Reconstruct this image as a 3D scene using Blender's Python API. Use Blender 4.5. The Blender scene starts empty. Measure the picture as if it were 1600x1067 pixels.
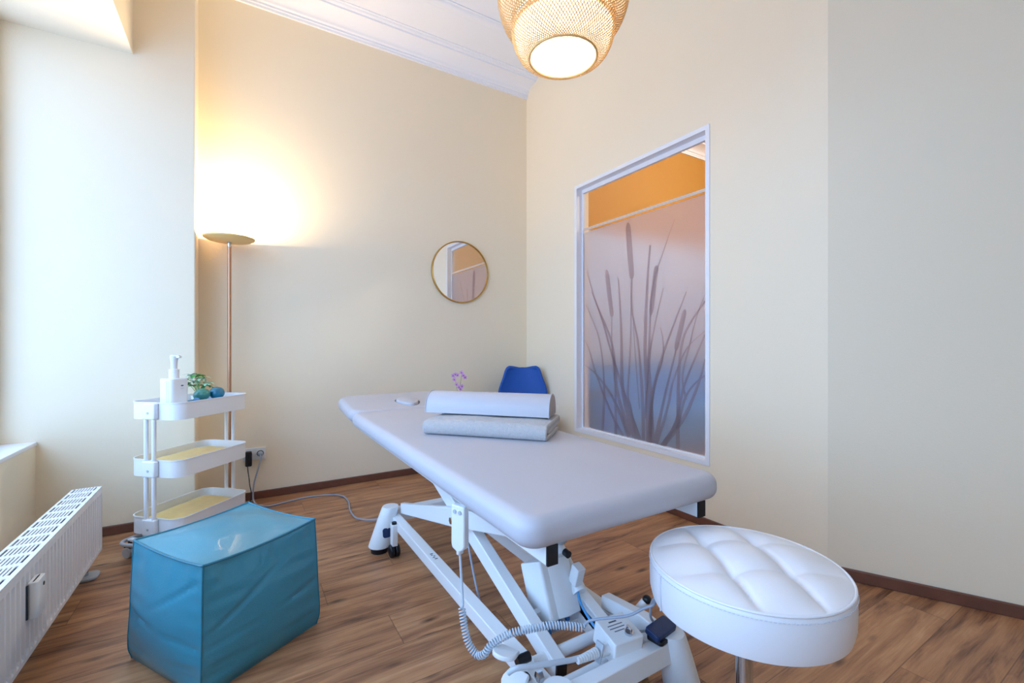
import bpy, bmesh, math, random
from mathutils import Vector, Matrix, Euler, noise
random.seed(7)
PI = math.pi
scene = bpy.context.scene
COL = scene.collection

# ------------------------------------------------------------------ helpers
def lin(c):
    return tuple((x / 12.92) if x <= .04045 else ((x + .055) / 1.055) ** 2.4 for x in c)

def hexc(h):
    return lin(tuple(int(h[i:i + 2], 16) / 255 for i in (0, 2, 4)))

def mat(name, hx, rough=.5, metal=0., var=.04, nscale=6., bump=0., bscale=60., spec=.5, coat=0., sheen=0., detail=3.):
    m = bpy.data.materials.new(name); m.use_nodes = True
    nt = m.node_tree; N = nt.nodes; L = nt.links
    b = N['Principled BSDF']
    c = hexc(hx)
    tc = N.new('ShaderNodeTexCoord')
    n = N.new('ShaderNodeTexNoise'); n.inputs['Scale'].default_value = nscale; n.inputs['Detail'].default_value = detail
    L.new(tc.outputs['Object'], n.inputs['Vector'])
    mx = N.new('ShaderNodeMix'); mx.data_type = 'RGBA'
    mx.inputs['A'].default_value = tuple(x * (1 - var) for x in c) + (1,)
    mx.inputs['B'].default_value = tuple(min(1, x * (1 + var)) for x in c) + (1,)
    L.new(n.outputs['Fac'], mx.inputs['Factor'])
    L.new(mx.outputs['Result'], b.inputs['Base Color'])
    b.inputs['Roughness'].default_value = rough
    b.inputs['Metallic'].default_value = metal
    b.inputs['Specular IOR Level'].default_value = spec
    b.inputs['Coat Weight'].default_value = coat
    if sheen:
        b.inputs['Sheen Weight'].default_value = sheen; b.inputs['Sheen Roughness'].default_value = .5
    if bump:
        n2 = N.new('ShaderNodeTexNoise'); n2.inputs['Scale'].default_value = bscale; n2.inputs['Detail'].default_value = 4
        L.new(tc.outputs['Object'], n2.inputs['Vector'])
        bp = N.new('ShaderNodeBump'); bp.inputs['Strength'].default_value = bump; bp.inputs['Distance'].default_value = .004
        L.new(n2.outputs['Fac'], bp.inputs['Height']); L.new(bp.outputs['Normal'], b.inputs['Normal'])
    return m

def emit(name, rgb, strength):
    m = bpy.data.materials.new(name); m.use_nodes = True
    b = m.node_tree.nodes['Principled BSDF']
    b.inputs['Base Color'].default_value = (1, 1, 1, 1)
    b.inputs['Emission Color'].default_value = tuple(rgb) + (1,)
    b.inputs['Emission Strength'].default_value = strength
    return m

def empty(name, label, cat, loc=(0, 0, 0), rz=0., group=None):
    o = bpy.data.objects.new(name, None); COL.objects.link(o)
    o.location = loc; o.rotation_euler = (0, 0, rz); o.empty_display_size = .05
    o['label'] = label; o['category'] = cat
    if group: o['group'] = group
    return o

def tag(o, label, cat, group=None, kind=None):
    o['label'] = label; o['category'] = cat
    if group: o['group'] = group
    if kind: o['kind'] = kind
    return o

def obj(name, bm, m, parent=None, smooth=True, bevel=0., seg=2, sub=0, label=None, recalc=True):
    if recalc: bmesh.ops.recalc_face_normals(bm, faces=bm.faces)
    me = bpy.data.meshes.new(name); bm.to_mesh(me); bm.free()
    o = bpy.data.objects.new(name, me); COL.objects.link(o)
    me.materials.append(m)
    if smooth:
        for p in me.polygons: p.use_smooth = True
        me.set_sharp_from_angle(angle=math.radians(38))
    if parent: o.parent = parent
    if bevel:
        md = o.modifiers.new('b', 'BEVEL'); md.width = bevel; md.segments = seg; md.limit_method = 'ANGLE'; md.angle_limit = math.radians(40); md.harden_normals = False
    if sub:
        md = o.modifiers.new('s', 'SUBSURF'); md.levels = sub; md.render_levels = sub
    if label: o['label'] = label
    return o

def struct(name, bm, m, parent=None, **k):
    o = obj(name, bm, m, parent, **k)
    o['kind'] = 'structure'
    return o

def B(): return bmesh.new()

def box(bm, x0, x1, y0, y1, z0, z1, M=None):
    vs = [Vector((x, y, z)) for z in (z0, z1) for y in (y0, y1) for x in (x0, x1)]
    if M: vs = [M @ v for v in vs]
    v = [bm.verts.new(p) for p in vs]
    for f in ((0, 1, 3, 2), (4, 6, 7, 5), (0, 4, 5, 1), (2, 3, 7, 6), (0, 2, 6, 4), (1, 5, 7, 3)):
        bm.faces.new([v[i] for i in f])
    return bm

def cbox(bm, c, s, rot=None):
    M = Matrix.Translation(c)
    if rot: M = M @ Euler(rot).to_matrix().to_4x4()
    return box(bm, -s[0] / 2, s[0] / 2, -s[1] / 2, s[1] / 2, -s[2] / 2, s[2] / 2, M)

def cyl(bm, p0, p1, r0, r1=None, n=24, cap=True):
    p0 = Vector(p0); p1 = Vector(p1); r1 = r0 if r1 is None else r1
    d = (p1 - p0).normalized()
    a = d.orthogonal().normalized(); b = d.cross(a)
    A = []; Bv = []
    for i in range(n):
        t = 2 * PI * i / n; w = a * math.cos(t) + b * math.sin(t)
        A.append(bm.verts.new(p0 + w * r0)); Bv.append(bm.verts.new(p1 + w * r1))
    for i in range(n):
        j = (i + 1) % n; bm.faces.new((A[i], A[j], Bv[j], Bv[i]))
    if cap:
        bm.faces.new(A[::-1]); bm.faces.new(Bv)
    return bm

def catmull(pts, k=6, closed=False):
    P = [Vector(p) for p in pts]; n = len(P); out = []
    for i in range(n if closed else n - 1):
        g = (lambda q: P[q % n]) if closed else (lambda q: P[max(0, min(n - 1, q))])
        p0, p1, p2, p3 = g(i - 1), g(i), g(i + 1), g(i + 2)
        for s in range(k):
            t = s / k
            out.append(.5 * ((2 * p1) + (p2 - p0) * t + (2 * p0 - 5 * p1 + 4 * p2 - p3) * t * t + (3 * p1 - p0 - 3 * p2 + p3) * t ** 3))
    if not closed: out.append(P[-1])
    return out

def tube(bm, pts, r, n=8, closed=False, rr=None):
    P = [Vector(p) for p in pts]; rings = []; prev = None; N = len(P)
    for i, p in enumerate(P):
        if closed: d = P[(i + 1) % N] - P[i - 1]
        else: d = P[min(N - 1, i + 1)] - P[max(0, i - 1)]
        d = d.normalized() if d.length > 1e-9 else Vector((0, 0, 1))
        if prev is None: a = d.orthogonal().normalized()
        else:
            a = prev - d * prev.dot(d)
            a = a.normalized() if a.length > 1e-6 else d.orthogonal().normalized()
        prev = a; b = d.cross(a); rad = rr[i] if rr else r
        rings.append([bm.verts.new(p + (a * math.cos(2 * PI * k / n) + b * math.sin(2 * PI * k / n)) * rad) for k in range(n)])
    M = N if closed else N - 1
    for i in range(M):
        A, C = rings[i], rings[(i + 1) % N]
        for k in range(n):
            j = (k + 1) % n; bm.faces.new((A[k], A[j], C[j], C[k]))
    if not closed:
        bm.faces.new(rings[0][::-1]); bm.faces.new(rings[-1])
    return bm

def lathe(bm, prof, c=(0, 0, 0), n=48, M=None):
    rings = []
    for r, z in prof:
        if r < 1e-6:
            p = Vector((c[0], c[1], c[2] + z)); rings.append([bm.verts.new(M @ p if M else p)])
        else:
            ring = []
            for i in range(n):
                p = Vector((c[0] + r * math.cos(2 * PI * i / n), c[1] + r * math.sin(2 * PI * i / n), c[2] + z))
                ring.append(bm.verts.new(M @ p if M else p))
            rings.append(ring)
    for A, C in zip(rings, rings[1:]):
        for i in range(n):
            j = (i + 1) % n
            if len(A) == 1 and len(C) == 1: continue
            if len(A) == 1: bm.faces.new((A[0], C[j], C[i]))
            elif len(C) == 1: bm.faces.new((A[i], A[j], C[0]))
            else: bm.faces.new((A[i], A[j], C[j], C[i]))
    return bm

def rrect(x0, x1, y0, y1, r, k=8):
    r = max(r, 1e-4); pts = []
    for cx, cy, a0 in ((x1 - r, y1 - r, 0), (x0 + r, y1 - r, 90), (x0 + r, y0 + r, 180), (x1 - r, y0 + r, 270)):
        for i in range(k + 1):
            a = math.radians(a0 + 90 * i / k); pts.append((cx + r * math.cos(a), cy + r * math.sin(a)))
    return pts

def pad(bm, x0, x1, y0, y1, z0, z1, rc, re, k=8, e=6, rcs=None, M=None, dome=0.):
    """soft-edged slab: rounded in plan (rc) and at its rims (re)"""
    prof = []
    for i in range(e + 1):
        a = -PI / 2 + PI / 2 * i / e; prof.append((re * (1 - math.cos(a)), z0 + re + re * math.sin(a)))
    for i in range(e + 1):
        a = PI / 2 * i / e; prof.append((re * (1 - math.cos(a)), z1 - re + re * math.sin(a)))
    for t in (1.6, 2.6, 4.): prof.append((re * t, z1 + dome * (t - 1) / 3))
    rings = []
    for ins, z in prof:
        ring = []
        for x, y in rrect(x0 + ins, x1 - ins, y0 + ins, y1 - ins, max(rc - ins, .004), k):
            p = Vector((x, y, z)); ring.append(bm.verts.new(M @ p if M else p))
        rings.append(ring)
    n = len(rings[0])
    for A, C in zip(rings, rings[1:]):
        for i in range(n):
            j = (i + 1) % n; bm.faces.new((A[i], A[j], C[j], C[i]))
    bm.faces.new(rings[0][::-1]); bm.faces.new(rings[-1])
    return bm

def prism(bm, poly, axis, a0, a1, M=None):
    """extrude a 2-D polygon along an axis; poly in the other two axes (cyclic order kept)"""
    def mk(p, a):
        v = Vector({'x': (a, p[0], p[1]), 'y': (p[0], a, p[1]), 'z': (p[0], p[1], a)}[axis])
        return M @ v if M else v
    A = [bm.verts.new(mk(p, a0)) for p in poly]; C = [bm.verts.new(mk(p, a1)) for p in poly]
    n = len(poly)
    for i in range(n):
        j = (i + 1) % n; bm.faces.new((A[i], A[j], C[j], C[i]))
    bm.faces.new(A[::-1]); bm.faces.new(C)
    return bm

def sphere(bm, c, r, s=(1, 1, 1), u=20, v=12, M=None):
    prof = [(r * math.sin(PI * i / v), -r * math.cos(PI * i / v)) for i in range(v + 1)]
    prof[0] = (0, -r); prof[-1] = (0, r)
    T = Matrix.Translation(c) @ (M if M else Matrix()) @ Matrix.Diagonal((s[0], s[1], s[2], 1))
    return lathe(bm, prof, n=u, M=T)

def text(name, body, size, m, parent, loc, rot, ext=.0003):
    cu = bpy.data.curves.new(name, 'FONT'); cu.body = body; cu.size = size; cu.extrude = ext
    cu.align_x = 'CENTER'; cu.align_y = 'CENTER'
    o = bpy.data.objects.new(name, cu); COL.objects.link(o); cu.materials.append(m)
    o.parent = parent; o.location = loc; o.rotation_euler = rot
    return o

# ------------------------------------------------------------------ materials
def wall_paint(name, hx):
    return mat(name, hx, rough=.75, var=.015, nscale=1.3, bump=.12, bscale=140, spec=.25)

M_wall = wall_paint('cream_wall_paint', 'F6E8CE')
M_ochre = mat('ochre_wall_paint', 'B98434', rough=.7, var=.06, nscale=2, bump=.1, bscale=90)
M_ceil = mat('ceiling_white', 'F0F3FC', rough=.8, var=.01, spec=.2)
M_trimw = mat('white_trim', 'F0F0F4', rough=.35, var=.01)
M_base = mat('walnut_skirting', '70483A', rough=.4, var=.25, nscale=14, bump=.1, bscale=50)
M_white = mat('white_powdercoat', 'EFF0F2', rough=.3, var=.01, bump=.03, bscale=300)
M_whitepl = mat('white_plastic', 'ECEEF0', rough=.35, var=.01)
M_black = mat('black_plastic', '0C1018', rough=.4, var=.1)
M_navy = mat('navy_rubber', '0E2C5A', rough=.45, var=.1, bump=.1, bscale=200)
M_steel = mat('chrome', 'C8CCD2', rough=.12, metal=1., var=.03)
M_grey = mat('grey_plastic', 'B9BEC6', rough=.4, var=.03)
M_cable = mat('grey_cable', '9EA6B6', rough=.45, var=.04)
M_wcable = mat('white_cable', 'C9D4E0', rough=.4, var=.03)
M_upho = mat('grey_upholstery', 'C3C1C8', rough=.42, var=.02, bump=.08, bscale=500, spec=.45)
M_bolend = mat('taupe_upholstery', 'A79C98', rough=.5, var=.03, bump=.08, bscale=500)
M_towel = mat('grey_terry', 'C6C1C0', rough=.95, var=.12, nscale=90, bump=1., bscale=330, spec=.1, sheen=.4)
M_ytowel = mat('yellow_terry', 'FBD384', rough=.95, var=.1, nscale=40, bump=.9, bscale=300, spec=.1, sheen=.3)
M_tealL = mat('teal_leatherette', '268AA2', rough=.36, var=.06, nscale=4, bump=.12, bscale=220, spec=.9, coat=.35)
M_tealP = mat('teal_piping', '2A7488', rough=.4, var=.05)
M_wleath = mat('white_leatherette', 'EEEDF0', rough=.32, var=.01, bump=.06, bscale=400)
M_stitch = mat('white_thread', 'D9DAE2', rough=.6)
M_rad = mat('radiator_enamel', 'EBEAEC', rough=.3, var=.01)
M_dark = mat('dark_gap', '2E3A48', rough=.8, var=.1)
M_chair = mat('blue_chair_fabric', '064FA6', rough=.6, var=.05, bump=.1, bscale=400)
M_brass = mat('brushed_brass', 'C9A25A', rough=.28, metal=1., var=.06, nscale=30)
M_copper = mat('satin_copper', 'C99C7C', rough=.3, metal=.85, var=.05, nscale=20)
M_bamboo = mat('bamboo_strip', 'E4B878', rough=.5, var=.18, nscale=18)
M_stone1 = mat('teal_glaze', '17728F', rough=.18, var=.3, nscale=14, coat=.3)
M_stone2 = mat('green_teal_glaze', '3C8478', rough=.2, var=.45, nscale=18, coat=.3)
M_glassb = mat('blue_glass', '5D9BD8', rough=.1, var=.2)
M_leaf = mat('green_leaf', '4E9A46', rough=.45, var=.35, nscale=25)
M_leafp = mat('pale_leaf', '9CC9A8', rough=.45, var=.3, nscale=25)
M_petal = mat('orchid_petal', 'DDA6D2', rough=.5, var=.3, nscale=60)
M_stem = mat('orchid_stem', '8C8A52', rough=.5)
M_pot = mat('white_ceramic', 'EDEDED', rough=.2)
M_sofa = mat('blue_sofa_fabric', '1C80CC', rough=.8, var=.1, bump=.2, bscale=200)
M_ink = mat('grey_ink', '5A5F70', rough=.6)
M_red = mat('rust_plastic', '9A5A3A', rough=.4)

def mat_floor():
    m = bpy.data.materials.new('oak_plank_floor'); m.use_nodes = True
    nt = m.node_tree; N = nt.nodes; L = nt.links; b = N['Principled BSDF']
    def math_(op, a=None, c=None):
        n = N.new('ShaderNodeMath'); n.operation = op
        for i, v in enumerate((a, c)):
            if v is None: continue
            if isinstance(v, (int, float)): n.inputs[i].default_value = v
            else: L.new(v, n.inputs[i])
        return n.outputs[0]
    tc = N.new('ShaderNodeTexCoord'); sp = N.new('ShaderNodeSeparateXYZ'); L.new(tc.outputs['Object'], sp.inputs[0])
    PW, PL = .19, 1.25
    v = math_('DIVIDE', sp.outputs['Y'], PW); row = math_('FLOOR', v); fy = math_('SUBTRACT', v, row)
    wn = N.new('ShaderNodeTexWhiteNoise'); wn.noise_dimensions = '1D'; L.new(row, wn.inputs['W'])
    u = math_('DIVIDE', math_('ADD', sp.outputs['X'], math_('MULTIPLY', wn.outputs['Value'], 5.)), PL)
    cl = math_('FLOOR', u); fx = math_('SUBTRACT', u, cl)
    cv = N.new('ShaderNodeCombineXYZ'); L.new(row, cv.inputs[0]); L.new(cl, cv.inputs[1])
    wn2 = N.new('ShaderNodeTexWhiteNoise'); wn2.noise_dimensions = '3D'; L.new(cv.outputs[0], wn2.inputs['Vector'])
    pr = wn2.outputs['Value']
    # grain coordinates, shifted per plank
    gv = N.new('ShaderNodeCombineXYZ')
    L.new(math_('ADD', math_('MULTIPLY', sp.outputs['X'], 1.), math_('MULTIPLY', pr, 37.)), gv.inputs[0])
    L.new(math_('MULTIPLY', sp.outputs['Y'], 9.), gv.inputs[1]); L.new(math_('MULTIPLY', pr, 11.), gv.inputs[2])
    n1 = N.new('ShaderNodeTexNoise'); n1.inputs['Scale'].default_value = 2.2; n1.inputs['Detail'].default_value = 7; n1.inputs['Roughness'].default_value = .62; n1.inputs['Distortion'].default_value = .6
    L.new(gv.outputs[0], n1.inputs['Vector'])
    gv2 = N.new('ShaderNodeCombineXYZ')
    L.new(math_('ADD', math_('MULTIPLY', sp.outputs['X'], 3.), math_('MULTIPLY', pr, 61.)), gv2.inputs[0])
    L.new(math_('MULTIPLY', sp.outputs['Y'], 90.), gv2.inputs[1])
    n2 = N.new('ShaderNodeTexNoise'); n2.inputs['Scale'].default_value = 2.; n2.inputs['Detail'].default_value = 5
    L.new(gv2.outputs[0], n2.inputs['Vector'])
    gv3 = N.new('ShaderNodeCombineXYZ')
    L.new(math_('ADD', math_('MULTIPLY', sp.outputs['X'], 2.1), math_('MULTIPLY', pr, 23.)), gv3.inputs[0])
    L.new(math_('MULTIPLY', sp.outputs['Y'], 6.5), gv3.inputs[1])
    vo = N.new('ShaderNodeTexVoronoi'); vo.inputs['Scale'].default_value = 1.6; L.new(gv3.outputs[0], vo.inputs['Vector'])
    kr = N.new('ShaderNodeMapRange'); kr.inputs['From Min'].default_value = .03; kr.inputs['From Max'].default_value = .17
    L.new(vo.outputs['Distance'], kr.inputs['Value'])
    g = math_('ADD', math_('MULTIPLY', n1.outputs['Fac'], .8), math_('MULTIPLY', n2.outputs['Fac'], .2))
    g = math_('ADD', g, math_('MULTIPLY', math_('SUBTRACT', pr, .5), .1))
    cr = N.new('ShaderNodeValToRGB'); e = cr.color_ramp.elements
    e[0].position = .33; e[0].color = hexc('553829') + (1,)
    e[1].position = .7; e[1].color = hexc('CF9F76') + (1,)
    x = e.new(.42); x.color = hexc('926447') + (1,)
    x = e.new(.55); x.color = hexc('B7855E') + (1,)
    L.new(g, cr.inputs[0])
    kn = N.new('ShaderNodeMix'); kn.data_type = 'RGBA'; kn.blend_type = 'MIX'
    L.new(kr.outputs[0], kn.inputs['Factor']); kn.inputs['A'].default_value = hexc('5A3C2E') + (1,); L.new(cr.outputs[0], kn.inputs['B'])
    # joints
    e1 = math_('LESS_THAN', math_('MINIMUM', fy, math_('SUBTRACT', 1., fy)), .008)
    e2 = math_('LESS_THAN', math_('MINIMUM', fx, math_('SUBTRACT', 1., fx)), .0012)
    jn = N.new('ShaderNodeMix'); jn.data_type = 'RGBA'
    L.new(math_('MULTIPLY', math_('MAXIMUM', e1, e2), .55), jn.inputs['Factor']); L.new(kn.outputs['Result'], jn.inputs['A']); jn.inputs['B'].default_value = hexc('4A3024') + (1,)
    L.new(jn.outputs['Result'], b.inputs['Base Color'])
    b.inputs['Roughness'].default_value = .38; b.inputs['Specular IOR Level'].default_value = .4
    bp = N.new('ShaderNodeBump'); bp.inputs['Strength'].default_value = .12; bp.inputs['Distance'].default_value = .002
    L.new(n2.outputs['Fac'], bp.inputs['Height']); L.new(bp.outputs['Normal'], b.inputs['Normal'])
    return m
M_floor = mat_floor()

def mat_clear():
    m = bpy.data.materials.new('clear_pane'); m.use_nodes = True
    nt = m.node_tree; N = nt.nodes; L = nt.links; N.clear()
    o = N.new('ShaderNodeOutputMaterial'); t = N.new('ShaderNodeBsdfTransparent'); g = N.new('ShaderNodeBsdfGlossy'); g.inputs['Roughness'].default_value = .02
    f = N.new('ShaderNodeFresnel'); f.inputs['IOR'].default_value = 1.45; x = N.new('ShaderNodeMixShader')
    t.inputs['Color'].default_value = (.97, .98, .98, 1)
    ge = N.new('ShaderNodeNewGeometry'); iv = N.new('ShaderNodeMath'); iv.operation = 'SUBTRACT'; iv.inputs[0].default_value = 1; L.new(ge.outputs['Backfacing'], iv.inputs[1])
    ml = N.new('ShaderNodeMath'); ml.operation = 'MULTIPLY'; L.new(f.outputs[0], ml.inputs[0]); L.new(iv.outputs[0], ml.inputs[1])
    L.new(ml.outputs[0], x.inputs[0]); L.new(t.outputs[0], x.inputs[1]); L.new(g.outputs[0], x.inputs[2]); L.new(x.outputs[0], o.inputs['Surface'])
    return m
M_clear = mat_clear()

def mat_film(name, dif, dcol, rcol, rough):
    m = bpy.data.materials.new(name); m.use_nodes = True
    nt = m.node_tree; N = nt.nodes; L = nt.links; N.clear()
    o = N.new('ShaderNodeOutputMaterial')
    d = N.new('ShaderNodeBsdfDiffuse'); d.inputs['Color'].default_value = dcol + (1,)
    tl = N.new('ShaderNodeBsdfTranslucent'); tl.inputs['Color'].default_value = dcol + (1,)
    r = N.new('ShaderNodeBsdfRefraction'); r.inputs['Color'].default_value = rcol + (1,); r.inputs['IOR'].default_value = 1.12; r.inputs['Roughness'].default_value = rough
    tc = N.new('ShaderNodeTexCoord'); n = N.new('ShaderNodeTexNoise'); n.inputs['Scale'].default_value = 300; L.new(tc.outputs['Object'], n.inputs['Vector'])
    bp = N.new('ShaderNodeBump'); bp.inputs['Strength'].default_value = .05; bp.inputs['Distance'].default_value = .001
    L.new(n.outputs['Fac'], bp.inputs['Height']); L.new(bp.outputs['Normal'], d.inputs['Normal'])
    a = N.new('ShaderNodeMixShader'); a.inputs[0].default_value = .35; L.new(d.outputs[0], a.inputs[1]); L.new(tl.outputs[0], a.inputs[2])
    x = N.new('ShaderNodeMixShader'); x.inputs[0].default_value = 1 - dif
    L.new(a.outputs[0], x.inputs[1]); L.new(r.outputs[0], x.inputs[2]); L.new(x.outputs[0], o.inputs['Surface'])
    return m
M_film = mat_film('frosted_film', .2, hexc('E6E4EC'), (.93, .94, .98), .5)
M_reed = mat_film('reed_film', .2, hexc('BDB0B0'), (.91, .87, .89), .3)
M_stripe = mat_film('pale_stripe_film', .95, hexc('E8DCD0'), (.9, .9, .9), .5)
M_mirror = mat('mirror_silver', 'F4F4F4', rough=.0, metal=1., var=0.)

# ------------------------------------------------------------------ camera
cam = bpy.data.cameras.new('camera'); camo = bpy.data.objects.new('camera', cam); COL.objects.link(camo)
camo.location = (0, 0, 1.05); camo.rotation_euler = (PI / 2, 0, -math.radians(31.465))
cam.lens = 15.587; cam.sensor_width = 36; cam.sensor_fit = 'HORIZONTAL'; cam.shift_y = .00175; cam.clip_start = .02
scene.camera = camo

# ------------------------------------------------------------------ room shell
YB, XD, YP, XP, ZC = 3.456, 2.273, 3.224, -.23, 3.44
XW = -1.05            # window plane
WT = .14              # interior wall thickness
struct('floor', box(B(), -1.6, 6.2, -2.7, 3.7, -.1, 0), M_floor, smooth=False)
struct('ceiling', box(B(), -1.6, 6.2, -2.7, 3.7, ZC, ZC + .1), M_ceil, smooth=False)
struct('wall_back', box(B(), XP, XD + WT / 2, YB, YB + .2, 0, ZC), M_wall, smooth=False)
struct('wall_pillar', box(B(), -1.3, XP, YP, YB + .2, 0, ZC), M_wall, smooth=False, bevel=.006)
# wall with the interior window: opening in y 1.561..2.752, z .352..2.297
W0, W1, WZ0, WZ1 = 1.561, 2.752, .352, 2.297
YC = .968
bm = B()
box(bm, XD, XD + WT, YC, W0, 0, ZC); box(bm, XD, XD + WT, W1, YB + .2, 0, ZC)
box(bm, XD, XD + WT, W0, W1, 0, WZ0); box(bm, XD, XD + WT, W0, W1, WZ1, ZC)
struct('wall_right', bm, M_wall, smooth=False)
# angled stretch of wall nearer the camera
d = Vector((.449, -.893)); nrm = Vector((.893, .449))
p0 = Vector((XD, YC)); p1 = p0 + d * 4.0
prism(bm := B(), [(p0.x, p0.y), (p1.x, p1.y), (p1.x + nrm.x * .14, p1.y + nrm.y * .14), (p0.x + nrm.x * .157, p0.y + .0)], 'z', 0, ZC)
struct('wall_angled', bm, M_wall, smooth=False)
# street side: parapet, lintel, window
LZ, LX = 2.668, -.514
ZS, XS = .544, -.90
WY0 = -1.1
struct('wall_parapet', box(B(), -1.3, XS, -2.6, YP, 0, ZS - .02), M_wall, smooth=False)
struct('trim_1', box(B(), -1.3, XS + .006, WY0, YP, ZS - .02, ZS), M_trimw, smooth=False, bevel=.004)
struct('wall_lintel', box(B(), -1.3, LX, -2.6, YP, LZ, ZC), M_wall, smooth=False)
struct('wall_left', box(B(), -1.3, XW + .02, -2.6, WY0, ZS, LZ), M_wall, smooth=False)
bm = B()
for y in (WY0, .9, YP - .07): box(bm, XW - .05, XW + .02, y, y + .07, ZS, LZ)
for z in (ZS, LZ - .07): box(bm, XW - .045, XW + .015, WY0, YP, z + .001, z + .069)
w1 = struct('window_1', bm, M_trimw, smooth=False)
# wall behind the camera
struct('wall_front', box(B(), -1.3, 6.2, -2.7, -2.5, 0, ZC), M_wall, smooth=False)

# cornice of the back wall (runs on into the neighbouring room, as the ceiling does)
def cornice(name, x0, x1):
    prof = [(YB, 3.318), (YB - .014, 3.318), (YB - .016, 3.334), (YB - .022, 3.338), (YB - .022, 3.352), (YB - .034, 3.356)]
    for i in range(9):
        a = PI / 2 * i / 8; prof.append((YB - .036 - .118 * (1 - math.cos(a)), 3.358 + .05 * math.sin(a)))
    prof += [(YB - .164, 3.408), (YB - .166, 3.42), (YB - .185, 3.424), (YB - .19, 3.432), (YB - .205, 3.434), (YB - .205, ZC + .02), (YB, ZC + .02)]
    struct(name, prism(B(), prof, 'x', x0, x1), M_ceil)
    q = [(2.955, ZC + .01), (2.955, ZC - .008), (2.945, ZC - .012), (2.93, ZC - .008), (2.925, ZC - .016), (2.895, ZC - .02), (2.88, ZC - .014), (2.875, ZC - .008), (2.86, ZC - .006), (2.86, ZC + .01)]
    return q
q = cornice('trim_2', XP, XD)
struct('trim_3', prism(B(), q, 'x', XP, XD), M_ceil)
cornice('trim_4', XD + WT, 6.0)

# skirting
def skirt(name, a, b, h=.051, t=.014):
    a = Vector(a); b = Vector(b); dd = (b - a).normalized(); n = Vector((dd.y, -dd.x))
    prism(bm := B(), [(a.x, a.y), (b.x, b.y), (b.x + n.x * t, b.y + n.y * t), (a.x + n.x * t, a.y + n.y * t)], 'z', 0, h)
    struct(name, bm, M_base, smooth=False, bevel=.004)
skirt('baseboard_back', (XP, YB), (XD, YB))
skirt('baseboard_right', (XD, YB), (XD, YC))
skirt('baseboard_angled', (p0.x, p0.y), (p1.x, p1.y))
skirt('baseboard_pillar', (XS, YP), (XP, YP))

# interior window: casing, inner frame, pane, frosted film, reeds
bm = B()
F = .026
XG = XD + .055
box(bm, XD - .006, XG + .03, W0, W0 + F, WZ0, WZ1); box(bm, XD - .006, XG + .03, W1 - F, W1, WZ0, WZ1)
box(bm, XD - .006, XG + .03, W0 + F, W1 - F, WZ0, WZ0 + F); box(bm, XD - .006, XG + .03, W0 + F, W1 - F, WZ1 - F, WZ1)
win = struct('window_2', bm, M_trimw, smooth=False)
bm = B()
G0, G1, GZ0, GZ1 = W0 + F, W1 - F, WZ0 + F, WZ1 - F
g = .014
box(bm, XG - .006, XG + .016, G1 - g, G1, GZ0, GZ1); box(bm, XG - .006, XG + .016, G0, G0 + g, GZ0, GZ1)
box(bm, XG - .006, XG + .016, G0 + g, G1 - g, GZ1 - .03, GZ1); box(bm, XG - .006, XG + .016, G0 + g, G1 - g, GZ0, GZ0 + .008)
obj('window_frame', bm, M_trimw, win, smooth=False)
obj('clear_pane', box(B(), XG + .004, XG + .008, G0 + g, G1 - g, GZ0 + .008, GZ1 - .03), M_clear, win, smooth=False)
FZ = 1.927
obj('frosted_film', box(B(), XG + .0005, XG + .0035, G0 + g, G1 - g, GZ0 + .008, FZ), M_film, win, smooth=False, label='frosted film with a reed and cattail motif')
obj('pale_stripe', box(B(), XG + .0005, XG + .0035, G0 + g, G1 - g, 1.942, 1.962), M_stripe, win, smooth=False, label='pale stripe across the clear glass')
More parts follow.
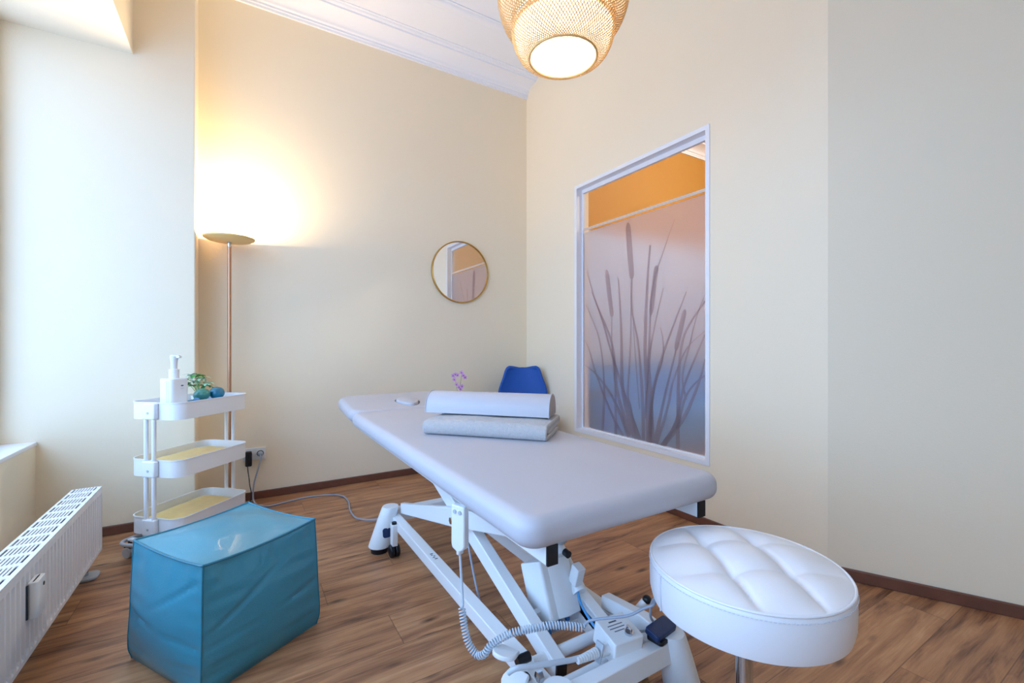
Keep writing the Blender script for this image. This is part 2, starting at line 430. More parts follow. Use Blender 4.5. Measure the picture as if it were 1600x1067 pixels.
STEMS = [[(2.055,0.386,0.0491),(2.063,0.671,0.0433),(2.083,1.009,0.0377),(2.076,1.234,0.0315),(2.06,1.495,0.0252),(2.04,1.704,0.0189)],[(2.096,0.391,0.0391),(2.109,0.717,0.0312),(2.145,1.046,0.0235),(2.204,1.293,0.0157),(2.21,1.476,0.0071)],[(2.04,0.389,0.0432),(2.024,0.676,0.0348),(1.955,0.925,0.0257),(1.868,1.129,0.0171),(1.758,1.366,0.0091)],[(2.016,0.393,0.0426),(2.032,0.675,0.0343),(2.047,0.922,0.0258),(2.016,1.108,0.0167),(1.933,1.407,0.0076)],[(2.001,0.396,0.037),(1.926,0.686,0.0256),(1.84,0.988,0.015),(1.819,1.046,0.0057)],[(1.955,0.37,0.036),(1.84,0.544,0.027),(1.771,0.795,0.0195),(1.63,1.101,0.0121)],[(1.819,0.39,0.0379),(1.819,0.582,0.032),(1.812,0.873,0.0259),(1.771,1.104,0.0195),(1.63,1.298,0.0126)],[(1.94,0.38,0.0459),(1.771,0.6,0.0307),(1.668,0.825,0.0187),(1.63,0.959,0.0084)],[(1.826,0.511,0.0285),(1.771,0.703,0.0215),(1.706,0.8,0.0147),(1.63,0.861,0.0084)],[(2.179,0.401,0.0468),(2.284,0.701,0.039),(2.302,1.139,0.0288),(2.324,1.449,0.0183),(2.339,1.531,0.0076)],[(2.213,0.408,0.0417),(2.339,0.696,0.0354),(2.395,1.046,0.0269),(2.565,1.36,0.019),(2.672,1.618,0.0091)],[(2.128,0.39,0.0398),(2.23,0.601,0.0334),(2.376,0.923,0.0267),(2.513,1.257,0.0185),(2.618,1.451,0.0088)],[(2.493,0.39,0.0345),(2.477,0.683,0.0274),(2.493,0.905,0.0207),(2.544,1.117,0.0142),(2.683,1.354,0.0076)],[(2.284,0.39,0.031),(2.395,0.526,0.0263),(2.554,0.789,0.0214),(2.639,0.987,0.0149),(2.695,1.075,0.0077)],[(2.23,0.39,0.0361),(2.376,0.638,0.0282),(2.554,0.803,0.019),(2.7,0.88,0.0078)],[(2.357,0.39,0.0322),(2.361,0.693,0.0237),(2.395,1.046,0.0153),(2.395,1.244,0.0066)],[(2.162,0.39,0.0347),(2.213,0.603,0.0298),(2.239,0.705,0.0242),(2.213,1.046,0.0179),(2.204,1.436,0.0119),(2.204,1.514,0.0059)],[(1.985,0.39,0.0314),(1.896,0.642,0.0236),(1.854,0.812,0.0169),(1.758,1.012,0.0103),(1.63,1.123,0.0042)],[(2.047,0.425,0.0326),(2.016,0.726,0.0253),(1.94,0.938,0.0178),(1.933,1.07,0.0114),(1.955,1.155,0.0051)],[(2.079,0.544,0.0276),(2.047,1.046,0.0214),(2.016,1.416,0.0155),(1.918,1.669,0.0093),(1.84,1.83,0.0038)],[(1.758,0.705,0.0182),(1.785,0.851,0.0148),(1.732,1.047,0.0108),(1.68,1.225,0.0069),(1.62,1.351,0.0033)]]
TAILS = [[(2.238,1.9,0.0513),(2.217,1.681,0.0507),(2.198,1.496,0.0502)],[(2.451,1.598,0.0439),(2.414,1.376,0.0431),(2.391,1.244,0.0426)],[(1.981,1.56,0.0392),(2.003,1.449,0.0397),(2.032,1.234,0.0403)],[(1.765,1.258,0.0344),(1.801,1.127,0.0351),(1.833,1.006,0.0358)]]
TSTEM = [[(2.198, 1.5, .006), (2.18, 1.1, .009), (2.13, .6, .012)]]
film = [o for o in win.children if o.name == 'frosted_film'][0]
for rounded, items in ((False, STEMS + TSTEM), (True, TAILS)):
    for i, s in enumerate(items):
        P = catmull([(w, y, z) for y, z, w in s], 8)
        bm = B(); n = len(P); A = []; x0 = XG - .0006 - .00012 * (i if not rounded else 23 + i)
        for j, p in enumerate(P):
            q0 = P[max(0, j - 1)]; q1 = P[min(n - 1, j + 1)]
            t = Vector((q1.y - q0.y, q1.z - q0.z)).normalized(); nn = Vector((-t.y, t.x))
            w = p.x * .5 * (1. if rounded else .8)
            if rounded:
                e = min(j, n - 1 - j) / 3.
                if e < 1: w *= math.sqrt(max(.08, 1 - (1 - e) ** 2))
            c = [max(G0 + g + .001, min(G1 - g - .001, p.y + sgn * nn.x * w)) for sgn in (1, -1)]
            zz = [min(FZ - .003, p.z + sgn * nn.y * w) for sgn in (1, -1)]
            A.append([bm.verts.new((xx, c[k], zz[k])) for xx, k in ((x0, 0), (x0, 1), (x0 + .0004, 1), (x0 + .0004, 0))])
        for a_, c_ in zip(A, A[1:]):
            for k in range(4): bm.faces.new((a_[k], a_[(k + 1) % 4], c_[(k + 1) % 4], c_[k]))
        bm.faces.new(A[0][::-1]); bm.faces.new(A[-1])
        obj('cattail_head' if rounded else 'reed_blade', bm, M_reed, film, smooth=False)

# the room seen through the glass
struct('wall_far', box(B(), XD + WT, 6.2, YB, YB + .2, 0, ZC), M_ochre, smooth=False)
struct('wall_side', box(B(), 6.0, 6.2, -2.5, YB, 0, ZC), M_ochre, smooth=False)
struct('trim_5', box(B(), XD + WT, 6.0, YB - .02, YB + .001, 0, 2.2), mat('pale_panel', 'C8D0E4', rough=.7), smooth=False)
sofa = empty('sofa', 'blue upholstered sofa blurred behind the frosted reed window', 'sofa', (3.75, 3.0, 0))
obj('seat_cushion', pad(B(), -1.05, 1.05, -.42, .28, .12, .46, .05, .05), M_sofa, sofa)
obj('backrest', pad(B(), -1.05, 1.05, .2, .42, .2, .84, .06, .06), M_sofa, sofa)
for x in (-1.18, 1.06): obj('armrest', pad(B(), x, x + .13, -.42, .42, .1, .62, .05, .05), M_sofa, sofa)
for x in (-1.0, 1.0):
    for y in (-.35, .35): obj('leg', cyl(B(), (x, y, 0), (x, y, .125), .02), M_black, sofa)

# ------------------------------------------------------------------ pendant lamp
LP = Vector((1.09, 1.40, 0))
lampc = (1.075, 1.375, 0)
pend = empty('pendant_lamp', 'round woven bamboo pendant lamp glowing above the treatment table', 'lamp', (lampc[0], lampc[1], 0))
def weave(name, prof, n, twist, w, m, parent, off=0.):
    """crossing strips following a lathe profile, both handed"""
    bm = B()
    for hand in (1, -1):
        for i in range(n):
            th0 = 2 * PI * i / n; pr = None; K = len(prof)
            for k, (r, z) in enumerate(prof):
                th = th0 + hand * twist * k / (K - 1)
                rr = r + off * hand
                e = Vector((math.cos(th), math.sin(th), 0)); tt = Vector((-math.sin(th), math.cos(th), 0))
                c = e * rr + Vector((0, 0, z))
                cur = (bm.verts.new(c - tt * w), bm.verts.new(c + tt * w))
                if pr: bm.faces.new((pr[0], pr[1], cur[1], cur[0]))
                pr = cur
    o = obj(name, bm, m, parent, recalc=False)
    md = o.modifiers.new('t', 'SOLIDIFY'); md.thickness = .0012
    return o
def prof_arc(pts, k=5): return [(p.x, p.z) for p in catmull([(r, 0, z) for r, z in pts], k)]
ZL = 2.165
lower = prof_arc([(.132, 0), (.165, .012), (.19, .05), (.203, .10), (.2, .15), (.19, .19)])
upper = prof_arc([(.19, .105), (.225, .13), (.25, .19), (.257, .26), (.245, .34), (.2, .41), (.12, .45), (.05, .462)])
M_bamL = mat('bamboo_strip_thin', 'E2BE86', rough=.5, var=.12, nscale=18)
nt = M_bamL.node_tree; N = nt.nodes; L = nt.links
tl = N.new('ShaderNodeBsdfTranslucent'); tl.inputs['Color'].default_value = hexc('F3DCB4') + (1,)
mxs = N.new('ShaderNodeMixShader'); mxs.inputs[0].default_value = .12
L.new(N['Principled BSDF'].outputs[0], mxs.inputs[1]); L.new(tl.outputs[0], mxs.inputs[2]); L.new(mxs.outputs[0], N['Material Output'].inputs['Surface'])
lw = weave('lower_shade', [(r, z + ZL) for r, z in lower], 100, .95, .0021, M_bamL, pend)
uw = weave('upper_shade', [(r, z + ZL) for r, z in upper], 108, 1.3, .0022, M_bamL, pend)
bm = B(); tube(bm, [(.131 * math.cos(2 * PI * i / 64), .131 * math.sin(2 * PI * i / 64), ZL) for i in range(64)], .0045, 8, True)
obj('rim_ring', bm, M_bamboo, pend)
bm = B(); tube(bm, [(.192 * math.cos(2 * PI * i / 64), .192 * math.sin(2 * PI * i / 64), ZL + .105) for i in range(64)], .004, 8, True)
obj('waist_ring', bm, M_bamboo, pend)

def mat_liner():
    m = bpy.data.materials.new('white_lamp_liner'); m.use_nodes = True
    nt = m.node_tree; N = nt.nodes; L = nt.links; N.clear()
    o = N.new('ShaderNodeOutputMaterial'); d_ = N.new('ShaderNodeBsdfDiffuse'); t = N.new('ShaderNodeBsdfTranslucent')
    tc = N.new('ShaderNodeTexCoord'); n = N.new('ShaderNodeTexNoise'); n.inputs['Scale'].default_value = 80; L.new(tc.outputs['Object'], n.inputs['Vector'])
    cr = N.new('ShaderNodeValToRGB'); cr.color_ramp.elements[0].color = (.86, .82, .76, 1); cr.color_ramp.elements[1].color = (.95, .92, .88, 1); L.new(n.outputs['Fac'], cr.inputs[0])
    L.new(cr.outputs[0], d_.inputs['Color']); L.new(cr.outputs[0], t.inputs['Color'])
    x = N.new('ShaderNodeMixShader'); x.inputs[0].default_value = .7
    L.new(d_.outputs[0], x.inputs[1]); L.new(t.outputs[0], x.inputs[2]); L.new(x.outputs[0], o.inputs['Surface'])
    return m
M_liner = mat_liner()
LIN = prof_arc([(.128, .004), (.155, .016), (.178, .05), (.19, .10), (.186, .15), (.2, .17), (.235, .2), (.245, .26), (.233, .335), (.19, .4), (.11, .438)])
obj('inner_liner', lathe(B(), [(r, z + ZL) for r, z in LIN], n=64), M_liner, pend, recalc=False)
# perforated diffuser disc across the opening
bm = B()
R = .125; st = .0125
obj('lower_diffuser', lathe(B(), [(0, ZL + .006), (R, ZL + .006)], n=64), M_liner, pend, recalc=False)
nx = int(R / st) + 1
for i in range(-nx, nx + 1):
    for j in range(-nx, nx + 1):
        cx, cy = (i + .5 * (j % 2)) * st, j * st * .87
        if math.hypot(cx, cy) > R - .004: continue
        h = st * .2
        v_ = [bm.verts.new((cx + a * h, cy + b_ * h, zz)) for zz in (ZL + .0045, ZL + .0058) for a, b_ in ((-1, 0), (0, -1), (1, 0), (0, 1))]
        for k in range(4): bm.faces.new((v_[k], v_[(k + 1) % 4], v_[4 + (k + 1) % 4], v_[4 + k]))
        bm.faces.new(v_[:4][::-1]); bm.faces.new(v_[4:])
o = obj('weave_knots', bm, M_bamboo, pend, smooth=False); o['kind'] = 'stuff'
M_bulb = emit('warm_bulb', (1., .82, .62), 2.5)
bulb = obj('bulb', sphere(B(), (0, 0, ZL + .21), .045), M_bulb, pend)
obj('bulb_socket', cyl(B(), (0, 0, ZL + .25), (0, 0, ZL + .47), .02), M_whitepl, pend)
obj('cord', cyl(B(), (0, 0, ZL + .45), (0, 0, ZC - .02), .0035, n=10), M_black, pend)
obj('ceiling_rose', lathe(B(), [(0, 0), (.05, 0), (.055, -.02), (.03, -.04), (0, -.042)], (0, 0, ZC)), M_whitepl, pend)

# ------------------------------------------------------------------ floor lamp
fl = empty('floor_lamp', 'slim copper floor lamp with a flat uplighter disc in the corner', 'lamp', (-.06, 3.3, 0))
obj('base', lathe(B(), [(0, 0), (.085, 0), (.09, .006), (.085, .016), (.02, .022), (0, .022)]), M_copper, fl)
obj('pole', cyl(B(), (0, 0, .02), (0, 0, 1.685), .0105, n=16), M_copper, fl)
obj('knuckle', cyl(B(), (0, 0, 1.655), (0, 0, 1.69), .0125, n=16), M_steel, fl)
sh = [(0, 1.684), (.05, 1.685), (.12, 1.694), (.138, 1.704), (.141, 1.712), (.136, 1.713), (.118, 1.702), (.05, 1.694), (0, 1.693)]
obj('shade_disc', lathe(B(), sh, n=64), mat('champagne_disc', 'FFD084', rough=.45, metal=0), fl)
M_led = emit('led_disc', (1., .76, .46), 20.)
obj('led_panel', lathe(B(), [(0, 1.6965), (.05, 1.6975), (.1, 1.7005), (.1, 1.7025), (.05, 1.6995), (0, 1.6985)]), M_led, fl)

# ------------------------------------------------------------------ mirror
mi = empty('wall_mirror', 'round mirror with a thin brass rim on the back wall', 'mirror', (1.597, YB, 1.655))
RM = .258
def disc_y(bm, r, y0, y1, n=96):
    return cyl(bm, (0, y0, 0), (0, y1, 0), r, n=n)
obj('mirror_glass', disc_y(B(), RM - .004, -.014, -.004), M_mirror, mi, smooth=False)
bm = B()
pr = [(RM - .006, -.02), (RM, -.022), (RM + .004, -.02), (RM + .005, -.002), (RM - .004, -.0005), (RM - .006, -.012)]
ring = []
for i in range(96):
    a = 2 * PI * i / 96; ring.append([bm.verts.new((r * math.cos(a), y, r * math.sin(a))) for r, y in pr])
for i in range(96):
    A, C = ring[i], ring[(i + 1) % 96]
    for k in range(len(pr)): bm.faces.new((A[k], A[(k + 1) % len(pr)], C[(k + 1) % len(pr)], C[k]))
obj('brass_rim', bm, M_brass, mi)
obj('hanging_plate', box(B(), -.04, .04, -.006, 0, -.04, .04), M_black, mi)

# ------------------------------------------------------------------ socket
so = empty('wall_socket', 'white double wall socket above the skirting behind the trolley', 'socket', (.079, YB, .306))
obj('cover_plate', pad(B(), -.068, .068, -.04, .04, 0, .010, .006, .003, M=Matrix.Rotation(PI / 2, 4, 'X')), M_whitepl, so)
for x in (-.034, .034):
    s_ = obj('socket_insert', lathe(B(), [(.026, .0105), (.026, .0125), (.0215, .0125), (.0205, .0108), (0, .0108)], n=32, M=Matrix.Translation((x, 0, 0)) @ Matrix.Rotation(PI / 2, 4, 'X')), M_whitepl, so)
    obj('socket_cavity', lathe(B(), [(.0205, .0112), (0, .0112)], n=32, M=Matrix.Translation((x, 0, 0)) @ Matrix.Rotation(PI / 2, 4, 'X')), M_black, s_, recalc=False)

pc = empty('power_cord', 'grey power cord curling over the floor from socket to treatment table', 'cord', (.113, YB, .306))
obj('plug', lathe(B(), [(0, .0125), (.017, .0125), (.017, .03), (.012, .04), (.006, .046), (0, .046)], n=24, M=Matrix.Rotation(PI / 2, 4, 'X')), M_cable, pc)
P = [(.113, 3.405, .30), (.111, 3.385, .27), (.094, 3.385, .2), (.074, 3.39, .11), (.07, 3.37, .03), (.085, 3.32, .008), (.115, 3.27, .006), (.161, 3.24, .006), (.248, 3.262, .006), (.386, 3.291, .006), (.523, 3.262, .006), (.593, 3.189, .006), (.607, 3.052, .006), (.584, 2.895, .006), (.58, 2.72, .02), (.592, 2.5, .078), (.622, 2.31, .14)]
obj('cord', tube(B(), [Vector(p) - Vector((.113, YB, .306)) for p in catmull(P, 8)], .0052, 8), M_cable, pc)

lc = empty('lamp_plug', 'black angled plug with thin black cord in the left socket', 'plug', (.045, YB, .306))
obj('plug_body', pad(B(), -.019, .019, -.072, .024, 0, .036, .008, .004, M=Matrix.Translation((0, -.0125, 0)) @ Matrix.Rotation(PI / 2, 4, 'X')), M_black, lc)
P = [(-.006, -.03, -.068), (-.004, -.03, -.1), (.002, -.03, -.15), (.007, -.032, -.2), (.015, -.035, -.25), (.012, -.05, -.29), (0, -.08, -.302), (-.03, -.12, -.302), (-.07, -.14, -.302), (-.104, -.105, -.295)]
obj('cord', tube(B(), catmull(P, 6), .0028, 8), M_black, lc)

# ------------------------------------------------------------------ radiator
rad = empty('radiator', 'white low ribbed panel radiator with a slotted top grille under the window', 'radiator', (0, 0, 0))
RX0, RX1, RY0, RY1, RZ0, RZ1 = -.652, -.55, .35, 2.757, .092, .386
# ribbed front panel: wavy profile along y
bm = B()
ZP = [RZ0, RZ0 + .014, RZ0 + .03, RZ1 - .045, RZ1 - .03, RZ1 - .006]
pitch = .0334; yy = RY0; cols = []
ny = int((RY1 - RY0) / pitch)
pitch = (RY1 - RY0) / ny
for i in range(ny):
    for f_, dep in ((0., 0.), (.3, 0.), (.46, -.011), (.84, -.011)):
        y = RY0 + (i + f_) * pitch
        edge = (i == 0 and f_ < .4)
        cols.append([bm.verts.new((RX1 + (0 if (k in (0, 1, 5) or edge) else dep * (1 if k in (2, 3) else .15)), y, z)) for k, z in enumerate(ZP)])
cols.append([bm.verts.new((RX1, RY1, z)) for z in ZP])
for A, C in zip(cols, cols[1:]):
    for k in range(len(ZP) - 1): bm.faces.new((A[k], C[k], C[k + 1], A[k + 1]))
o = obj('front_panel', bm, M_rad, rad, recalc=False)
md = o.modifiers.new('t', 'SOLIDIFY'); md.thickness = .004; md.offset = -1
for f in o.data.polygons: f.use_smooth = False
obj('rear_panel', box(B(), RX0, RX0 + .006, RY0, RY1, RZ0, RZ1 - .006), M_rad, rad, smooth=False)
for y in (RY0, RY1 - .004): obj('side_cover', box(B(), RX0, RX1, y, y + .004, RZ0 + .005, RZ1), M_rad, rad, smooth=False)
# top grille: rows of slots
bm = B(); dk = .085; nn = int((RY1 - RY0) / dk); dk = (RY1 - RY0) / nn
xa, xb = RX0 + .008, RX1 - .014
ns = 8
for x0_, x1_ in ((RX0, xa), (xb, RX1)): box(bm, x0_, x1_, RY0, RY1, RZ1 - .004, RZ1)
for i in range(nn):
    y = RY0 + i * dk; box(bm, xa, xb, y, y + .022, RZ1 - .004, RZ1)
    sw = (xb - xa) / ns
    for k in range(1, ns): box(bm, xa + k * sw - .0028, xa + k * sw + .0028, y + .022, y + dk, RZ1 - .004, RZ1 - .0005)
obj('top_grille', bm, M_rad, rad, smooth=False)
obj('convector_fins', box(B(), RX0 + .012, RX1 - .016, RY0 + .02, RY1 - .02, RZ0 + .04, RZ1 - .03), M_dark, rad, smooth=False)
me_ = empty('heat_meter', 'small pale meter clipped on the front of the radiator', 'meter', (RX1, 1.935, .27))
obj('meter_body', pad(B(), -.0, .024, -.034, .034, -.055, .055, .008, .0025, k=4), M_whitepl, me_)
obj('mounting_plate', box(B(), -.002, .004, -.04, -.034, -.052, .05), M_dark, me_, smooth=False)
obj('display_eye', lathe(B(), [(0, 0), (.006, 0), (.006, .0015), (0, .0015)], n=16, M=Matrix.Translation((.0236, .015, .03)) @ Matrix.Rotation(PI / 2, 4, 'Y')), M_black, me_)
for y in (2.684, .55):
    l_ = obj('support_foot', cyl(B(), (-.592, y, 0), (-.592, y, RZ0 + .03), .011, n=16), M_steel, rad)
    obj('foot_plate', pad(B(), -.62, -.545, y - .045, y + .045, 0, .012, .03, .004), M_grey, l_)

# ------------------------------------------------------------------ teal pouf
PA = math.radians(32.2)
po = empty('pouf', 'teal leatherette cube pouf with piped seams on the plank floor', 'pouf', (-.034, 1.862, 0), PA)
S, HP = .205, .392
def pouf_pt(x, y, z):
    """map the unit cube [-1,1]^3 to the soft body"""
    zt = (z + 1) / 2
    sx = S * (1 - .045 * zt * zt); sy = S * (1 - .045 * zt * zt)
    bx = (1 - y * y) * (1 - z * z); by = (1 - x * x) * (1 - z * z); bz = (1 - x * x) * (1 - y * y)
    p = Vector((x * sx, y * sy, HP * zt))
    sag = .85 - .5 * z
    if abs(x) > .999: p.x += math.copysign(.024 * bx * sag, x)
    if abs(y) > .999: p.y += math.copysign(.024 * by * sag, y)
    if z > .999: p.z += .02 * bz - .010 * (x * x) * (1 - y * y) - .010 * (y * y) * (1 - x * x)
    elif z > -.999:
        p.z -= .010 * zt * ((1 - y * y) * (abs(x) > .999) + (1 - x * x) * (abs(y) > .999))
    # waist pinch just above the floor and outward slump
    p.x *= 1 + .014 * math.exp(-((zt - .16) / .16) ** 2) - .03 * math.exp(-(zt / .05) ** 2)
    p.y *= 1 + .014 * math.exp(-((zt - .16) / .16) ** 2) - .03 * math.exp(-(zt / .05) ** 2)
    return p
def wrinkle(p, nrm_, u, v):
    # folds running in from the vertical seams and short pleats under the top piping
    e = max(abs(u), abs(v))
    n1 = noise.noise(Vector((p.x * 5, p.y * 5, p.z * 22 + 3.1)))
    n2 = noise.noise(Vector((p.x * 26, p.y * 26, p.z * 5)))
    w = .008 * n1 * abs(u) ** 1.3 + .0075 * n2 * max(0, v) ** 2.5
    return p + nrm_ * w * (1 - max(abs(u), abs(v)) ** 14)
bm = B(); NG = 40
for ax in range(3):
    for sg in (-1, 1):
        V = []
        for i in range(NG + 1):
            row = []
            for j in range(NG + 1):
                a, c = -1 + 2 * i / NG, -1 + 2 * j / NG
                q_ = [0, 0, 0]; q_[ax] = sg; q_[(ax + 1) % 3] = a; q_[(ax + 2) % 3] = c
                p = pouf_pt(*q_); nv = Vector((0, 0, 0)); nv[ax] = sg
                if ax == 0: u_, v_ = a, c
                elif ax == 1: u_, v_ = c, a
                else: u_, v_ = a * .8, c * .8
                if ax < 2:
                    # crease: diagonal fold from the upper seam on the side faces
                    p = wrinkle(p, nv, u_, v_)
                    d1 = (v_ - .35) - .55 * (u_ + .2) * (1 if ax == 0 else -1) * sg
                    p -= nv * .008 * math.exp(-(d1 / .035) ** 2) * max(0, 1 - abs(u_ + .55)) * (1 - u_ ** 8)
                    d2 = (v_ + .18) - .07 * u_
                    p -= nv * .007 * math.exp(-(d2 / .03) ** 2) * (abs(u_) ** .7) * (1 - u_ ** 10)
                    d3 = (v_ + .62) + .1 * u_
                    p -= nv * .006 * math.exp(-(d3 / .03) ** 2) * abs(u_) * (1 - u_ ** 10)
                elif sg > 0:
                    p.z += .004 * noise.noise(Vector((p.x * 11, p.y * 9, 4.))) * (1 - max(abs(a), abs(c)) ** 8)
                row.append(bm.verts.new(p))
            V.append(row)
        for i in range(NG):
            for j in range(NG): bm.faces.new((V[i][j], V[i + 1][j], V[i + 1][j + 1], V[i][j + 1]))
bmesh.ops.remove_doubles(bm, verts=bm.verts, dist=1e-5)
o = obj('cover', bm, M_tealL, po)
for z_, nm in ((1, 'top_piping'),):
    P = []
    for k in range(4):
        for i in range(NG):
            t = -1 + 2 * i / NG
            P.append(pouf_pt(*[(t, -1, z_), (1, t, z_), (-t, 1, z_), (-1, -t, z_)][k]))
    obj(nm, tube(B(), P, .0042, 8, True), M_tealP, po)
for sx_, sy_ in ((-1, -1), (1, -1), (1, 1), (-1, 1)):
    P = [pouf_pt(sx_, sy_, -1 + 2 * i / NG) for i in range(NG + 1)]
    obj('side_seam', tube(B(), P, .0022, 6), M_tealP, po)

# ------------------------------------------------------------------ trolley
TA = math.radians(47.3)
tr = empty('trolley', 'white three tier metal trolley on casters beside the pillar', 'trolley', (-.215, 2.925, 0), TA)
TL, TWd = .223, .149
def tray(z1, h=.085):
    bm = B(); t = .0022; rc = .055
    outer = rrect(-TL, TL, -TWd, TWd, rc, 8); lip = rrect(-TL - .003, TL + .003, -TWd - .003, TWd + .003, rc + .003, 8)
    inner = rrect(-TL + t, TL - t, -TWd + t, TWd - t, rc - t, 8)
    loops = [[(x, y, z1 - h) for x, y in outer], [(x, y, z1 - .006) for x, y in outer], [(x, y, z1 - .005) for x, y in lip], [(x, y, z1) for x, y in lip], [(x, y, z1) for x, y in inner], [(x, y, z1 - h + .004) for x, y in inner]]
    R_ = [[bm.verts.new(p) for p in l] for l in loops]; n = len(outer)
    for A, C in zip(R_, R_[1:]):
        for i in range(n): bm.faces.new((A[i], A[(i + 1) % n], C[(i + 1) % n], C[i]))
    bm.faces.new(R_[0][::-1]); bm.faces.new(R_[-1])
    return obj('tray', bm, M_white, tr)
TZ = (.199, .482, .762)
for z in TZ: tray(z)
PX = TL + .013
for sx_ in (-1, 1):
    for y in (-.023, .023):
        zt = TZ[2] - .004
        obj('post', cyl(B(), (sx_ * PX, y, .075), (sx_ * PX, y, zt), .0095, n=16), M_white, tr)
    for z in TZ:
        br = obj('bracket', box(B(), min(sx_ * TL, sx_ * (TL + .025)), max(sx_ * TL, sx_ * (TL + .025)), -.038, .038, z - .083, z - .002), M_white, tr, bevel=.008, seg=3)
        obj('screw', cyl(B(), (sx_ * (TL + .024), 0, z - .05), (sx_ * (TL + .027), 0, z - .05), .006, n=14), M_grey, br)
    bm = B()
    cb = rrect(sx_ * .225 - .055, sx_ * .225 + .055, -.142, .142, .045, 8)
    tube(bm, [(x, y, .083) for x, y in cb], .009, 10, True)
    obj('bumper_frame', bm, M_grey, tr)
    bm = B(); box(bm, sx_ * .225 - .012, sx_ * .225 + .012, -.138, .138, .078, .088)
    obj('foot_rail', bm, M_white, tr, smooth=False)
    for y in (-.125, .125):
        bm = B()
        for k in (-.011, .011): cyl(bm, (sx_ * .232 - .009 + k, y, .026), (sx_ * .232 + .009 + k, y, .026), .026, n=28)
        w_ = obj('caster', bm, M_grey, tr, bevel=.003)
        bm = B(); cyl(bm, (sx_ * .232, y, .04), (sx_ * .232, y, .08), .008, n=14); cbox(bm, (sx_ * .232, y, .055), (.03, .036, .012))
        obj('caster_fork', bm, M_black, w_)

TM = Matrix.Translation((-.215, 2.925, 0)) @ Matrix.Rotation(TA, 4, 'Z')
def tw(x, y, z): return TM @ Vector((x, y, z))
# yellow towels lying in the two lower trays
def ytowel(z, label, seed):
    bm = B(); nx_, ny_ = 40, 22; lx, ly = .2, .128
    top = []; bot = []
    for i in range(nx_ + 1):
        ra = []; rb = []
        for j in range(ny_ + 1):
            a, c = -1 + 2 * i / nx_, -1 + 2 * j / ny_
            f_ = (1 - abs(a) ** 8) * (1 - abs(c) ** 6)
            x = lx * a * (1 - .05 * abs(c) ** 6); y = ly * c * (1 - .05 * abs(a) ** 6)
            h = .012 + .05 * f_ ** .5 + .005 * noise.noise(Vector((x * 14 + seed, y * 20, seed))) * f_ - .004 * math.exp(-((c - .15) / .06) ** 2) * f_
            ra.append(bm.verts.new((x, y, h))); rb.append(bm.verts.new((x, y, 0)))
        top.append(ra); bot.append(rb)
    for i in range(nx_):
        for j in range(ny_):
            bm.faces.new((top[i][j], top[i + 1][j], top[i + 1][j + 1], top[i][j + 1])); bm.faces.new((bot[i][j], bot[i][j + 1], bot[i + 1][j + 1], bot[i + 1][j]))
    for i in range(nx_):
        bm.faces.new((top[i][0], bot[i][0], bot[i + 1][0], top[i + 1][0])); bm.faces.new((top[i][ny_], top[i + 1][ny_], bot[i + 1][ny_], bot[i][ny_]))
    for j in range(ny_):
        bm.faces.new((top[0][j], top[0][j + 1], bot[0][j + 1], bot[0][j])); bm.faces.new((top[nx_][j], bot[nx_][j], bot[nx_][j + 1], top[nx_][j + 1]))
    o = obj('folded_towel', bm, M_ytowel)
    o.location = tw(0, 0, z); o.rotation_euler = (0, 0, TA)
    tag(o, label, 'towel', 'yellow towels in the trolley trays')
ytowel(TZ[0] - .081, 'yellow folded towel in the bottom tray of the trolley', 1.3)
ytowel(TZ[1] - .081, 'yellow folded towel in the middle tray of the trolley', 5.7)

# pump bottle
ZT = TZ[2] - .081
pb = tw(-.13, -.02, ZT)
bo = empty('pump_bottle', 'white square pump bottle standing in the top trolley tray', 'bottle', pb, math.radians(42))
obj('bottle_body', pad(B(), -.045, .045, -.045, .045, 0, .192, .018, .006), M_whitepl, bo)
for x in (-.024, -.012): obj('side_rib', box(B(), -.0455, -.0445, x, x + .0022, .012, .18), M_grey, bo, smooth=False)
obj('collar', lathe(B(), [(0, .19), (.022, .19), (.022, .234), (.02, .238), (.0, .238)], n=32), M_whitepl, bo)
pu = obj('pump_head', lathe(B(), [(0, .236), (.014, .236), (.0145, .275), (.018, .295), (.018, .304), (0, .307)], n=28), M_whitepl, bo)
obj('nozzle', prism(B(), [(-.014, .292), (.03, .294), (.033, .3), (.026, .309), (-.014, .309)], 'y', -.009, .009, M=Matrix.Rotation(math.radians(-70), 4, 'Z')), M_whitepl, pu, bevel=.002)
bm = B()
sphere(bm, (.008, -.045, .155), .006, (1.2, .2, .6), 12, 8)
obj('logo_mark', bm, M_ink, bo)
for k, wd in ((0, .018), (1, .012)):
    obj('print_line', box(B(), .008 - wd / 2, .008 + wd / 2, -.0455, -.0448, .142 - k * .005, .1432 - k * .005), M_grey, bo, smooth=False)

# eggs and glass pebble
eg = sphere(B(), (0, 0, 0), .036, (1.16, .96, .92), 28, 18)
e1 = obj('stone_egg', eg, M_stone2); e1.location = tw(.02, -.03, ZT + .092); e1.rotation_euler = (0, math.radians(-14), -.5)
tag(e1, 'green and teal marbled stone egg, left one of the pair in the top tray', 'stone', 'stone eggs in the top tray')
eg = sphere(B(), (0, 0, 0), .036, (1.06, 1., .96), 28, 18)
e2 = obj('stone_egg', eg, M_stone1); e2.location = tw(.092, -.055, ZT + .0935); e2.rotation_euler = (0, 0, TA)
tag(e2, 'round plain teal stone egg, right one of the pair in the top tray', 'stone', 'stone eggs in the top tray')
gp = sphere(B(), (0, 0, 0), .014, (1.2, .9, .9), 10, 7)
e3 = obj('glass_pebble', gp, M_glassb, smooth=False); e3.location = tw(-.04, -.06, ZT + .0705); e3.rotation_euler = (.3, .2, .5)
tag(e3, 'small clear blue glass pebble between pump bottle and stone eggs', 'pebble')
